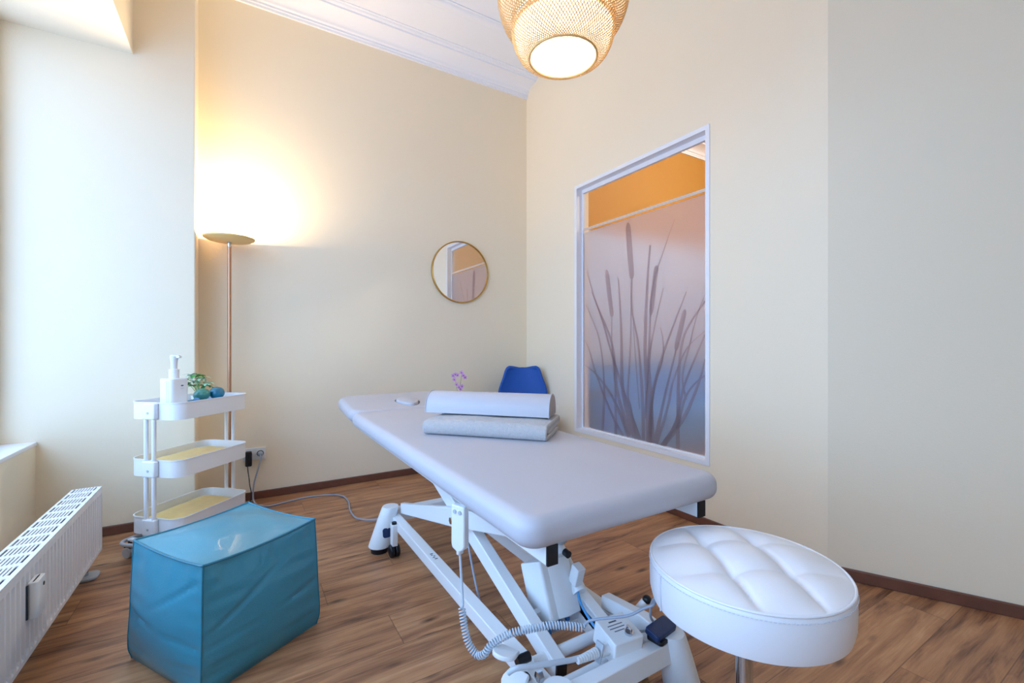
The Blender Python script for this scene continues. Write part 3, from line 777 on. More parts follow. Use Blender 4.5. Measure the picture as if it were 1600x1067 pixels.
ds = obj('dish', lathe(B(), [(0, .0), (.05, 0), (.066, .05), (.070, .064), (.066, .064), (.06, .0575), (0, .0575)]), mat('blue_dish', '8FB4DC', rough=.25, var=.1), None)
ds.location = tw(.033, -.045, ZT + .0005); ds.scale = (1.55, 1.1, 1); ds.rotation_euler = (0, 0, TA)
tag(ds, 'pale blue shallow dish in the top trolley tray holding stone eggs', 'dish')

# trailing plant in the tray
def leaf(bm, base, tip, w, up=Vector((0, 0, 1)), curl=.15):
    base = Vector(base); tip = Vector(tip); d_ = tip - base; s = d_.cross(up).normalized(); n_ = s.cross(d_).normalized(); L_ = d_.length
    pr = None
    for i in range(7):
        t = i / 6; ww = w * math.sin(PI * min(1, t * .94 + .03)) ** .8
        c = base + d_ * t + n_ * curl * L_ * math.sin(PI * t)
        cur = [bm.verts.new(c - s * ww), bm.verts.new(c + n_ * -.12 * ww), bm.verts.new(c + s * ww)]
        if pr:
            for k in (0, 1): bm.faces.new((pr[k], pr[k + 1], cur[k + 1], cur[k]))
        pr = cur
pt0 = tw(.11, .085, ZT)
pl = empty('potted_plant', 'small leafy green plant behind the stone eggs on the trolley', 'plant', pt0)
obj('pot', lathe(B(), [(0, 0), (.03, 0), (.036, .07), (.038, .076), (.034, .076), (.03, .062), (0, .06)]), M_pot, pl)
prt = Vector((.853, -.522, 0))
random.seed(11)
heads = [prt * a_ + Vector((0, 0, z_)) for a_, z_ in ((-.042, .187), (-.078, .163), (-.106, .138), (.018, .17), (-.018, .15), (.05, .145), (-.064, .134), (.0, .19), (.03, .125), (-.03, .125), (-.02, .18))]
for i, h in enumerate(heads):
    mid = Vector((h.x * .4, h.y * .4, h.z * .9)); lb = B()
    tube(lb, catmull([(0, 0, .06), mid, h], 6), .0013, 5)
    for k in range(9):
        a = 2 * PI * k / 9 + i; r = random.uniform(.026, .05)
        tip = h + Vector((math.cos(a) * r, math.sin(a) * r, random.uniform(-.02, .012)))
        leaf(lb, h, tip, .0105)
    obj('sprig', lb, M_leafp if i in (0, 3, 4, 5) else M_leaf, pl, recalc=False)
# a hanging shoot with rounder leaves over the tray's right end
lb = B(); tube(lb, catmull([(0, 0, .06), prt * .04 + Vector((0, 0, .13)), prt * .08 + Vector((0, 0, .122)), prt * .105 + Vector((0, 0, .105))], 6), .0013, 5)
for k in range(9):
    c = prt * (.06 + .006 * k) + Vector((random.uniform(-.01, .01), random.uniform(-.01, .01), .122 - .002 * k)); a = k * 2.4
    leaf(lb, c, c + Vector((math.cos(a) * .022, math.sin(a) * .022, random.uniform(-.004, .014))), .0095)
obj('sprig', lb, M_leaf, pl, recalc=False)

# ------------------------------------------------------------------ treatment table
tb = empty('treatment_table', 'grey padded electric massage table on a white scissor lift frame', 'massage table', (.86, 1.6, 0))
O = Vector((.86, 1.6, 0))
def T(name, bm, m, parent=None, **k):
    bmesh.ops.translate(bm, verts=bm.verts, vec=-O)
    return obj(name, bm, m, parent or tb, **k)
TX0, TX1, TY0, TY1, TZ0, TZ1 = .512, 1.203, .778, 2.528, .597, .672
T('mattress', pad(B(), TX0, TX1, TY0, TY1, TZ0, TZ1, .055, .033, k=10, e=8, dome=.003), M_upho)
# headrest with a face hole (boolean, baked)
HM = Matrix.Translation((0, 2.535, TZ0)) @ Matrix.Rotation(math.radians(5.5), 4, 'X')
hr = T('headrest', pad(B(), TX0 + .004, TX1 - .004, 0, .47, 0, .075, .10, .033, k=12, e=8, dome=.002, M=HM), M_upho)
bm = B()
def hole_poly(s):
    pts = []
    for i in range(40):
        a = 2 * PI * i / 40
        rx = .072; ry = .105
        w = 1 - .22 * math.sin(a)         # egg shape: narrower towards the near end
        pts.append((.885 + s * rx * math.cos(a) * (1 + .18 * math.sin(a)), .155 + s * ry * math.sin(a)))
    return pts
prism(bm, hole_poly(1.), 'z', .02, .2, M=Matrix.Translation(-O) @ HM)
bmesh.ops.recalc_face_normals(bm, faces=bm.faces)
cme = bpy.data.meshes.new('cut'); bm.to_mesh(cme); bm.free(); cut = bpy.data.objects.new('cut', cme); COL.objects.link(cut)
cut.parent = tb
md = hr.modifiers.new('h', 'BOOLEAN'); md.object = cut; md.operation = 'DIFFERENCE'; md.solver = 'EXACT'
bpy.context.view_layer.update()
dg = bpy.context.evaluated_depsgraph_get()
nm_ = bpy.data.meshes.new_from_object(hr.evaluated_get(dg)); hr.modifiers.clear(); hr.data = nm_; nm_.name = 'headrest'
bpy.data.objects.remove(cut)
for p in nm_.polygons: p.use_smooth = True
nm_.set_sharp_from_angle(angle=math.radians(38))
bm = B(); pl0 = hole_poly(.95); rings = []
for s, z in ((.9, .03), (.9, .076), (.885, .084), (.85, .089), (.7, .093), (.3, .095)):
    rings.append([bm.verts.new(Matrix.Translation(-O) @ HM @ Vector((x, y, z))) for x, y in hole_poly(s)])
for A, C in zip(rings, rings[1:]):
    for i in range(40): bm.faces.new((A[i], A[(i + 1) % 40], C[(i + 1) % 40], C[i]))
bm.faces.new(rings[0][::-1]); bm.faces.new(rings[-1])
obj('face_plug', bm, M_upho, hr)
# upper frame
CX = .86
for x in (.595, 1.125):
    f_ = T('frame_tube', box(B(), x - .015, x + .015, .802, 2.6, .553, .599), M_white, bevel=.003)
    T('end_cap', box(B(), x - .0145, x + .0145, .797, .803, .5535, .5985), M_black, f_, smooth=False)
for y in (1.0, 1.75, 2.3): T('cross_tube', box(B(), .61, 1.11, y, y + .04, .557, .597), M_white, bevel=.003)
# base frame
for s in (-1, 1):
    x = CX + s * .1825
    T('base_rail', box(B(), x - .0225, x + .0225, .86, 2.29, .125, .172), M_white, bevel=.003)
rm = T('rail_marking', box(B(), .664, .692, 1.69, 1.76, .1715, .1724), M_whitepl, smooth=False, label='small printed marking plate on the base rail')
for i, (dx, dy, w_, h_) in enumerate(((0, .026, .012, .007), (-.003, .014, .007, .006), (.004, .004, .008, .005), (-.002, -.008, .01, .006), (.002, -.022, .012, .007))):
    T('printed_symbol', box(B(), .678 + dx - w_ / 2, .678 + dx + w_ / 2, 1.725 + dy - h_ / 2, 1.725 + dy + h_ / 2, .1722, .1727), M_ink, rm, smooth=False)
T('rear_crossbar', box(B(), .68, 1.04, 2.27, 2.33, .125, .185), M_white, bevel=.003)
fc = T('front_crossbar', box(B(), .66, 1.06, .838, .878, .138, .2), M_white, bevel=.003)
T('end_plate', box(B(), 1.052, 1.058, .83, .885, .128, .208), M_white, fc, smooth=False)
for s in (-1, 1):
    for y, yl in ((.858, .86), (2.27, 2.26)):
        top = Vector((CX + s * .203, y, .215)); bot = Vector((CX + s * .262, yl, .028))
        bm = B(); n = 32; RR = []
        for t, r in ((0, .052), (.02, .055), (.6, .048), (.96, .042), (1., .039)):
            c = bot.lerp(top, t); RR.append([bm.verts.new((c.x + r * math.cos(2 * PI * i / n), c.y + r * math.sin(2 * PI * i / n), c.z)) for i in range(n)])
        for A, C in zip(RR, RR[1:]):
            for i in range(n): bm.faces.new((A[i], A[(i + 1) % n], C[(i + 1) % n], C[i]))
        bm.faces.new(RR[0][::-1]); bm.faces.new(RR[-1])
        lg = T('leg', bm, M_whitepl)
        T('rubber_foot', cyl(B(), (bot.x, bot.y, 0), (bot.x, bot.y, .03), .041, .044, n=28), M_black, lg)
        if y > 2:
            c = bot.lerp(top, .42) + Vector((0, -.0475, 0))
            T('recess_shade', pad(B(), -.02, .02, -.026, .02, -.004, .004, .012, .002, M=Matrix.Translation(c) @ Matrix.Rotation(math.radians(78), 4, 'X')), M_navy, lg)  # flat dark plate painted for the shaded opening in the leg
    for y in (2.165, .985):
        x = CX + s * .215
        bm = B()
        for k in (-.013, .013):
            cyl(bm, (x + k - .01, y, .03), (x + k + .01, y, .03), .03, n=32)
        cs = T('caster', bm, M_black, bevel=.004)
        T('caster_bracket', box(B(), x - .014, x + .014, y - .018, y + .022, .055, .16), M_white, cs, bevel=.004)
        T('caster_bolt', cyl(B(), (x, y, .158), (x, y, .17), .012, n=18), M_black, cs)
# scissor arms
for s in (-1, 1):
    def xs(a, b_): return (CX + s * a, CX + s * b_) if s > 0 else (CX - b_, CX - a)
    x0, x1 = xs(.132, .158)
    A = [(2.25, .172), (2.25, .226), (1.60, .408), (.98, .553), (.98, .505), (1.617, .328)]
    if s > 0: A = [(y + .02, z) for y, z in A]
    arm = T('lift_arm', prism(B(), A, 'x', x0, x1), M_white, bevel=.004)
    xo = CX + s * .16
    T('pivot_bolt', cyl(B(), (CX + s * .157, 1.59, .362), (CX + s * .168, 1.59, .362), .014, n=6), M_steel, arm)
    x0, x1 = xs(.086, .127)
    Bp = [(.975, .118), (.972, .172), (2.15, .588), (2.2, .56), (2.2, .53)]
    arm = T('lift_arm', prism(B(), Bp, 'x', x0, x1), M_white, bevel=.004)
    G = [(1.34, .24), (1.16, .135), (1.07, .115), (1.0, .13), (1.0, .17)]
    T('gusset', prism(B(), G, 'x', x1 - .006 if s < 0 else x0, x1 if s < 0 else x0 + .006), M_white, arm, smooth=False)
    Mc = [(.970, .122), (.967, .168), (.973, .170), (.976, .12)]
    T('end_cap', prism(B(), Mc, 'x', x0 + .003, x1 - .003), M_black, arm, smooth=False)
for y, z, x0, x1, r in ((1.02, .160, .69, 1.10, .017), (.925, .152, .69, 1.06, .015), (1.59, .362, .72, 1.0, .013)):
    T('pivot_rod', cyl(B(), (x0, y, z), (x1, y, z), r, n=24), M_white)
T('cross_plate', prism(B(), [(1.15, .14), (1.15, .2), (1.165, .205), (1.165, .145)], 'x', .774, .946), M_white, smooth=False)
T('cross_plate', box(B(), .774, .946, 1.13, 1.17, .132, .146), M_white, smooth=False)
# control box and actuator
CM = Matrix.Translation((.868, 1.19, .243)) @ Matrix.Rotation(math.radians(-24), 4, 'X') @ Matrix.Rotation(math.radians(10), 4, 'Z')
cbx = T('control_box', pad(B(), -.06, .06, -.05, .05, -.088, .088, .012, .006, M=CM), M_whitepl)
T('front_ridge', prism(B(), [(-.03, -.05), (.0, -.066), (.06, -.066), (.06, -.05)], 'z', -.087, .084, M=CM), M_whitepl, cbx, bevel=.003)
for i in range(5):
    c = CM @ Vector((-.045 + .022 * i, -.012, -.086)); e_ = c + Vector((0, -.01, -.035))
    T('connector', cyl(B(), c, e_, .009, n=14), M_cable if i % 2 else mat('blue_connector', '2E7FC8', rough=.4), cbx)
ac = T('actuator', cyl(B(), (.955, 1.34, .40), (.945, 1.12, .235), .026, n=28), M_whitepl)
T('actuator_rod', cyl(B(), (.955, 1.36, .415), (.97, 1.8, .56), .013, n=20), M_steel, ac)
T('motor', cyl(B(), (.955, 1.25, .37), (.95, 1.19, .45), .034, n=28), M_grey, ac)
T('black_knob', cyl(B(), (.915, 1.16, .36), (.915, 1.14, .358), .012, n=20), M_black, ac)
T('cable_plug', pad(B(), -.016, .016, -.018, .018, -.035, .03, .004, .003, M=Matrix.Translation((.934, 1.12, .30)) @ Matrix.Rotation(.3, 4, 'X')), M_whitepl, ac)
T('drop_cable', tube(B(), catmull([(.934, 1.125, .27), (.93, 1.1, .22), (.91, 1.03, .205), (.897, .96, .19), (.893, .93, .13), (.9, .9, .09), (.92, .88, .06)], 8), .0042, 8), mat('blue_cable', '4C9CD8', rough=.4))
T('under_cable', tube(B(), catmull([(.74, 1.55, .35), (.735, 1.5, .25), (.725, 1.4, .13), (.72, 1.3, .09), (.73, 1.2, .09), (.78, 1.05, .1)], 8), .004, 8), M_cable)
# lock box on the crossbar
LM = Matrix.Translation((.912, .915, .218)) @ Matrix.Rotation(math.radians(-6), 4, 'Z') @ Matrix.Rotation(math.radians(10), 4, 'X')
lk = T('lock_box', pad(B(), -.05, .05, -.048, .048, -.036, .03, .006, .004, M=LM), M_whitepl)
for i, wd in enumerate((.026, .05, .05, .034)):
    T('print_line', box(B(), -.005 - wd / 2, -.005 + wd / 2, .022 - i * .0105, .0245 - i * .0105 + (.002 if i == 0 else 0), .03, .0304, M=LM), M_ink, lk, smooth=False)
T('key_switch', cyl(B(), LM @ Vector((.012, -.026, .03)), LM @ Vector((.012, -.026, .037)), .0115, n=24), M_steel, lk)
T('key', box(B(), .009, .015, -.036, -.016, .036, .05, M=LM), M_steel, lk, bevel=.001)
T('mount_hole', cyl(B(), LM @ Vector((.03, .03, .0298)), LM @ Vector((.03, .03, .0305)), .0025, n=12), M_black, lk)
# plug with ribbed strain relief
pg = T('cable_gland', cyl(B(), (.862, .905, .21), (.828, .9, .215), .016, .015, n=24), M_whitepl)
T('clamp_plate', cbox(B(), (.825, .9, .216), (.006, .028, .05), (0, .3, 0)), M_grey, pg, bevel=.002)
bm = B(); 
for i in range(9):
    x = .818 - i * .0078; cyl(bm, (x, .9, .217 + (i * .0003)), (x - .0048, .9, .217 + i * .0003), .0135 - .0006 * i, n=20)
T('strain_relief', bm, M_whitepl, pg)
T('gland_cable', tube(B(), catmull([(.822, .9, .217), (.75, .905, .222), (.69, .91, .232), (.63, .916, .243), (.58, .925, .25), (.565, .94, .235)], 8), .0068, 10), M_wcable, pg)
# foot levers
def pedal(x, y, z, r, tilt, name='foot_lever', m=M_whitepl):
    bm = B(); poly = [(-.028, 0), (.028, 0), (.034, -.03)]
    for i in range(9):
        a = -PI * i / 8; poly.append((.034 * math.cos(a), -.032 + .03 * math.sin(a)))
    poly += [(-.034, -.03)]
    poly = poly[:2] + poly[3:-1]
    return prism(bm, poly, 'z', -.006, .006, M=Matrix.Translation((x, y, z)) @ Matrix.Rotation(r, 4, 'Z') @ Matrix.Rotation(tilt, 4, 'X'))
T('foot_lever', pedal(.627, 1.03, .218, math.radians(-65), math.radians(-12)), M_whitepl, bevel=.003)
T('foot_lever', pedal(.618, .965, .203, math.radians(-70), math.radians(18)), M_whitepl, bevel=.003)
T('lever_pivot', cyl(B(), (.625, .998, .205), (.665, .998, .205), .013, n=20), M_black)
T('lever_bolt', cyl(B(), (.655, .945, .185), (.668, .945, .185), .014, n=6), M_steel)
lv = T('side_lever', prism(B(), [(1.10, .172), (1.10, .215), (.93, .235), (.86, .225), (.86, .205), (.93, .19)], 'x', 1.02, 1.055), M_white, bevel=.003)
T('pedal_pad', pad(B(), -.048, .048, -.024, .024, -.009, .009, .01, .004, M=Matrix.Translation((1.035, .868, .226)) @ Matrix.Rotation(math.radians(8), 4, 'Z') @ Matrix.Rotation(math.radians(14), 4, 'X')), M_navy, lv)
T('pedal_base', pad(B(), -.045, .05, -.022, .03, -.010, .002, .01, .003, M=Matrix.Translation((1.04, .862, .212)) @ Matrix.Rotation(math.radians(8), 4, 'Z')), M_black, lv)
T('lever_arm', cyl(B(), (1.075, 1.02, .165), (1.115, 1.0, .215), .012, n=18), M_white)
T('lever_knob', sphere(B(), (1.12, .995, .222), .014), M_black)
T('lever_cable', tube(B(), catmull([(.965, .92, .2), (.99, .915, .205), (1.01, .9, .21), (1.02, .89, .21)], 8), .0035, 8), M_cable, lk)
# handset on its hook at the left of the frame
HMx = Matrix.Translation((.541, 1.172, .515)) @ Matrix.Rotation(math.radians(22), 4, 'Z')
hs = T('handset', prism(B(), [(-.025, .068), (.025, .068), (.026, -.045), (.022, -.058), (.006, -.064), (.006, -.075), (-.006, -.075), (-.006, -.064), (-.02, -.056), (-.026, -.045)], 'x', -.011, .011, M=HMx @ Matrix.Rotation(math.radians(0), 4, 'Z')), M_whitepl, bevel=.004)
for y in (-.010, .010): T('handset_button', cyl(B(), HMx @ Vector((-.0105, y, .05)), HMx @ Vector((-.0135, y, .05)), .006, n=16), M_grey, hs)
T('hook', box(B(), .552, .6, 1.15, 1.19, .575, .6), M_white, hs, smooth=False)
CPT = [(.541, 1.172, .44), (.541, 1.164, .383), (.536, 1.142, .313), (.532, 1.14, .304), (.531, 1.117, .253), (.536, 1.102, .222), (.55, 1.082, .2), (.563, 1.062, .21), (.575, 1.055, .23), (.594, 1.043, .247), (.626, 1.024, .266), (.671, .996, .278), (.715, .969, .287), (.759, .942, .285), (.792, .922, .28)]
TAILP = [(.792, .922, .28), (.80, .917, .296), (.819, .894, .31), (.863, .832, .337), (.891, .803, .362), (.908, .785, .376), (.93, .80, .377), (.97, .845, .33), (1.0, .875, .27), (1.03, .89, .235)]
cc = catmull(CPT, 10)
straight = cc[:31]; coilp = cc[30:]
T('straight_cord', tube(B(), straight, .0038, 8), M_wcable, hs)
# helix about the path
Ls = [0.]
for a, b_ in zip(coilp, coilp[1:]): Ls.append(Ls[-1] + (b_ - a).length)
tot = Ls[-1]; turns = 58; K = turns * 12; H_ = []; prev = None; idx = 0
for k in range(K + 1):
    s = tot * k / K
    while idx < len(Ls) - 2 and Ls[idx + 1] < s: idx += 1
    f_ = (s - Ls[idx]) / max(1e-9, Ls[idx + 1] - Ls[idx]); c = coilp[idx].lerp(coilp[idx + 1], f_)
    d_ = (coilp[idx + 1] - coilp[idx]).normalized()
    a = d_.orthogonal().normalized() if prev is None else (prev - d_ * prev.dot(d_)).normalized()
    prev = a; b_ = d_.cross(a); th = 2 * PI * turns * k / K
    H_.append(c + (a * math.cos(th) + b_ * math.sin(th)) * .0085)
T('coiled_cord', tube(B(), H_, .0023, 6), M_wcable, hs)
T('straight_cord', tube(B(), catmull(TAILP, 8), .0038, 8), M_cable, hs)

# ------------------------------------------------------------------ towel and bolster on the table
def towel_profile(bm, c, rz, L_, W_, Hh, layers=3):
    M = Matrix.Translation(c) @ Matrix.Rotation(rz, 4, 'Z')
    # outline in the (y,z) cross-section: layers folded at the front, open at the back with loose edges
    sec = []
    nA = 14
    for i in range(nA + 1):
        a = -PI / 2 - PI * i / nA
        sec.append((-W_ / 2 + Hh / 2 + Hh / 2 * .9 * math.cos(a + 0), Hh / 2 + Hh / 2 * math.sin(a)))
    return sec
def folded_towel(c, rz, L_, W_, t):
    """three stacked layers, each a rounded strip wrapped at the near edge"""
    bm = B(); M = Matrix.Translation(c) @ Matrix.Rotation(rz, 4, 'Z')
    Hh = 3 * t
    # cross-section path of the towel (spiral fold) in (y,z), thickness t
    path = []
    yb_ = W_ / 2; yf = -W_ / 2 + Hh / 2
    def arc(cy, cz, r, a0, a1, n=10):
        return [(cy + r * math.cos(math.radians(a0 + (a1 - a0) * i / n)), cz + r * math.sin(math.radians(a0 + (a1 - a0) * i / n))) for i in range(n + 1)]
    path += [(yb_ - .012, t * .5), (yb_ * .4, t * .5), (0, t * .5)]
    path += arc(yf, Hh / 2, Hh / 2 - t / 2, 270, 90)
    path += [(0, Hh - t * .5), (yb_ * .5, Hh - t * .52)]
    path += arc(yb_ - t * .6, Hh - t, t * .5, 90, -90, 8)
    path += [(0, Hh - t * 1.5), (yf + .01, Hh - t * 1.5)]
    pts = [(y, z) for y, z in path]
    nX = 60; rings = []
    for i in range(nX + 1):
        a = -1 + 2 * i / nX; x = a * L_ / 2
        ring = []
        n = len(pts); up = []; lo = []
        for k, (y, z) in enumerate(pts):
            q0 = pts[max(0, k - 1)]; q1 = pts[min(n - 1, k + 1)]
            dy, dz = q1[0] - q0[0], q1[1] - q0[1]; l = math.hypot(dy, dz) or 1
            ny, nz = -dz / l, dy / l
            wob = .004 * noise.noise(Vector((x * 5, y * 6, z * 8 + 1)))
            zz = z * (1 + .06 * noise.noise(Vector((x * 4, y * 4, 2.)))) + wob * (z / Hh)
            xx = x + (.006 * noise.noise(Vector((k * .35, 0, 7. + (a > 0) * 3))) if abs(a) > .97 else 0)
            sag = -.006 * abs(a) ** 6 * (z / Hh)
            hw = t * .47
            up.append(M @ Vector((xx, y + ny * hw, max(.0005, zz + nz * hw + sag)))); lo.append(M @ Vector((xx, y - ny * hw, max(.0005, zz - nz * hw + sag))))
        ring = [bm.verts.new(p) for p in up + lo[::-1]]
        rings.append(ring)
    n = len(rings[0])
    for A, C in zip(rings, rings[1:]):
        for k in range(n): bm.faces.new((A[k], A[(k + 1) % n], C[(k + 1) % n], C[k]))
    h = len(pts)
    for R_, flip in ((rings[0], True), (rings[-1], False)):
        for k in range(h - 1):
            f = [R_[k], R_[k + 1], R_[n - 2 - k], R_[n - 1 - k]]
            bm.faces.new(f[::-1] if flip else f)
    o = obj('folded_towel', bm, M_towel)
    md = o.modifiers.new('s', 'SUBSURF'); md.levels = 1; md.render_levels = 2
    tx = bpy.data.textures.new('terry', 'CLOUDS'); tx.noise_scale = .006
    dm = o.modifiers.new('d', 'DISPLACE'); dm.texture = tx; dm.strength = .003; dm.mid_level = .5
    return o
tv = Vector((.359, -.395)); ang = math.atan2(tv.y, tv.x)
tow = folded_towel((.913, 1.645, .6752), ang, .52, .29, .022)
tag(tow, 'grey terry towel folded on the treatment table under the bolster', 'towel')
# bolster: half-round roll, axis along its length
bA = math.radians(-47.5)
bol = empty('bolster', 'grey half round bolster cushion lying on the folded grey towel', 'cushion', (.931, 1.705, .744), bA)
BL, BW, BH = .275, .15, .088
sec = []
for i in range(25):
    a = PI * i / 24; sec.append((BW / 2 * math.cos(a), BH * math.sin(a) ** .8 if 0 < i < 24 else 0))
secs = [(y, z + .004) for y, z in sec]
bm = B()
rings = []
for x, s in ((-BL, .985), (-BL + .006, 1.), (BL - .006, 1.), (BL, .985)):
    rings.append([bm.verts.new((x, y * s, .0 + z * s)) for y, z in secs])
for A, C in zip(rings, rings[1:]):
    for k in range(len(secs)): bm.faces.new((A[k], A[(k + 1) % len(secs)], C[(k + 1) % len(secs)], C[k]))
obj('bolster_cover', bm, M_upho, bol)
for sx_ in (-1, 1):
    bm = B(); ringA = [bm.verts.new((sx_ * BL, y * .985, z * .985)) for y, z in secs]; ringB = [bm.verts.new((sx_ * (BL + .003), y * .9, .004 + z * .9)) for y, z in secs]
    n = len(secs)
    for k in range(n): bm.faces.new((ringA[k], ringA[(k + 1) % n], ringB[(k + 1) % n], ringB[k]))
    bm.faces.new(ringB)
    ec = obj('end_panel', bm, M_bolend, bol, label='taupe end panel')
    obj('end_piping', tube(B(), [(sx_ * BL, y, z) for y, z in secs], .0025, 6, True), M_upho, ec)

# ------------------------------------------------------------------ stool
SC = Vector((.984, .589, 0))
st_ = empty('stool', 'round white tufted leatherette swivel stool in front of the table', 'stool', SC)
SD = math.atan2(-.52, .85)
R0 = .205; ZR = .548
bm = B(); n = 220; rings = []
side = [(.150, .446), (.188, .447), (.201, .455), (.206, .475), (.207, .51), (.206, .538), (.204, .545)]
for r, z in side:
    rings.append([bm.verts.new((r * math.cos(2 * PI * i / n), r * math.sin(2 * PI * i / n), z)) for i in range(n)])
def tuft(x, y):
    ca, sa = math.cos(GA), math.sin(GA)
    u = x * ca + y * sa; v = -x * sa + y * ca
    r = math.hypot(x, y) / R0
    h = .548 + .03 * (1 - r ** 2.6)
    edge = max(0, 1 - r ** 5)
    wu = sum(.0095 * math.exp(-((v - g_) / .008) ** 2) + .011 * math.exp(-((v - g_) / .028) ** 2) for g_ in (-.062, .062))
    wv = sum(.002 * math.exp(-((u - g_) / .007) ** 2) + .007 * math.exp(-((u - g_) / .026) ** 2) for g_ in (-.07, .07))
    return h - edge * (wu + wv)
GA = math.radians(-10)
# groove direction on the seat plane from the picture's two main folds
GA = math.radians(58)
rN = 90
for k in range(rN):
    r = .2005 * (1 - k / rN)
    rings.append([bm.verts.new((r * math.cos(2 * PI * i / n), r * math.sin(2 * PI * i / n), tuft(r * math.cos(2 * PI * i / n), r * math.sin(2 * PI * i / n)))) for i in range(n)])
cv = bm.verts.new((0, 0, tuft(0, 0)))
for A, C in zip(rings, rings[1:]):
    for i in range(n): bm.faces.new((A[i], A[(i + 1) % n], C[(i + 1) % n], C[i]))
for i in range(n): bm.faces.new((rings[-1][i], rings[-1][(i + 1) % n], cv))
bm.faces.new(rings[0][::-1])
seat = obj('seat', bm, M_wleath, st_)
obj('seat_piping', tube(B(), [(.2035 * math.cos(2 * PI * i / 96), .2035 * math.sin(2 * PI * i / 96), .5475) for i in range(96)], .003, 8, True), M_wleath, seat)
bm = B()
for i in range(170):
    a = 2 * PI * i / 170; a2 = a + .022
    tube(bm, [(.2073 * math.cos(a), .2073 * math.sin(a), .537), (.2073 * math.cos(a2), .2073 * math.sin(a2), .537)], .0009, 5)
o = obj('stitching', bm, M_stitch, seat); o['kind'] = 'stuff'
obj('side_seam', tube(B(), [(.2078 * math.cos(math.radians(159)), .2078 * math.sin(math.radians(159)), z) for z in (.46, .5, .535)], .0018, 6), M_stitch, seat)
obj('seat_plate', box(B(), -.08, .08, -.08, .08, .432, .447), M_black, st_, bevel=.004)
obj('gas_lift', cyl(B(), (0, 0, .2), (0, 0, .435), .0185, n=24), M_steel, st_)
obj('column', cyl(B(), (0, 0, .08), (0, 0, .22), .027, n=28), M_steel, st_)
for k in range(5):
    a = math.radians(72 * k + 20); e_ = Vector((math.cos(a), math.sin(a), 0))
    l_ = obj('base_spoke', tube(B(), [e_ * .02 + Vector((0, 0, .105)), e_ * .12 + Vector((0, 0, .09)), e_ * .22 + Vector((0, 0, .072))], .014, 12, rr=[.02, .016, .012]), M_steel, st_)
    t_ = Vector((-e_.y, e_.x, 0)); bm = B()
    for q_ in (-.012, .012): cyl(bm, e_ * .22 + t_ * (q_ - .008) + Vector((0, 0, .026)), e_ * .22 + t_ * (q_ + .008) + Vector((0, 0, .026)), .026, n=24)
    w_ = obj('caster', bm, M_black, st_, bevel=.003)
    obj('caster_stem', cyl(B(), e_ * .22 + Vector((0, 0, .03)), e_ * .22 + Vector((0, 0, .07)), .007, n=12), M_steel, w_)

# ------------------------------------------------------------------ blue chair
ch = empty('chair', 'blue upholstered shell chair in the corner behind the treatment table', 'chair', (1.968, 3.035, 0), math.radians(-31))
def shell(bm, th, off):
    pass
bm = B(); prof = [(-.22, .425, .19), (-.19, .44, .21), (-.08, .435, .225), (.05, .428, .228), (.13, .44, .222), (.175, .49, .215), (.2, .57, .213), (.222, .66, .205), (.24, .75, .172), (.249, .80, .157), (.254, .825, .147), (.256, .838, .135), (.257, .846, .112)]
PR = catmull(prof, 3); rings = []
nu = 24
for k, p in enumerate(PR):
    row = []
    for j in range(nu + 1):
        a = -1 + 2 * j / nu; back = max(0, min(1, (p.y - .45) / .2))
        y = p.x - .055 * abs(a) ** 2.2 * back; z = p.y + .035 * abs(a) ** 2.5 * (1 - back)
        # rounded shoulders, slight dip in the middle of the top edge
        z -= .004 * (1 - a * a) * max(0, (p.y - .79) / .04)
        row.append(bm.verts.new((p.z * a, y, z)))
    rings.append(row)
for A, C in zip(rings, rings[1:]):
    for j in range(nu): bm.faces.new((A[j], A[j + 1], C[j + 1], C[j]))
o = obj('seat_shell', bm, M_chair, ch, recalc=False)
md = o.modifiers.new('t', 'SOLIDIFY'); md.thickness = .028; md.offset = 0
md = o.modifiers.new('s', 'SUBSURF'); md.levels = 1; md.render_levels = 2
M_wood = mat('beech_leg', 'C69A66', rough=.5, var=.15, nscale=20)
for sx_ in (-1, 1):
    for y, yo in ((-.13, -.2), (.09, .19)):
        obj('leg', cyl(B(), (sx_ * .2, yo, 0), (sx_ * .1, y, .42), .011, .016, n=16), M_wood, ch)
obj('leg_frame', box(B(), -.11, .11, -.14, .1, .395, .415), M_black, ch, smooth=False)

# ------------------------------------------------------------------ orchid and side table behind the headrest
sdt = empty('side_table', 'small round white side table behind the headrest carrying the orchid', 'table', (1.485, 3.25, 0))
obj('table_top', lathe(B(), [(0, .4), (.165, .4), (.17, .408), (.165, .418), (0, .418)]), M_white, sdt)
for k in range(3):
    a = 2 * PI * k / 3 + .5
    obj('leg', cyl(B(), (.14 * math.cos(a), .14 * math.sin(a), 0), (.09 * math.cos(a), .09 * math.sin(a), .402), .01, .012, n=14), M_wood, sdt)
orc = empty('orchid', 'lilac orchid in a white pot showing above the headrest', 'plant', (1.485, 3.25, .418))
obj('pot', lathe(B(), [(0, 0), (.042, 0), (.055, .09), (.058, .1), (.052, .1), (.046, .085), (0, .082)]), M_pot, orc)
for a in (.3, 1.9, 3.4, 5.0):
    lb = B(); leaf(lb, (0, 0, .085), (.15 * math.cos(a), .15 * math.sin(a), .12), .024, curl=.25)
    obj('leaf', lb, M_leaf, orc, recalc=False)
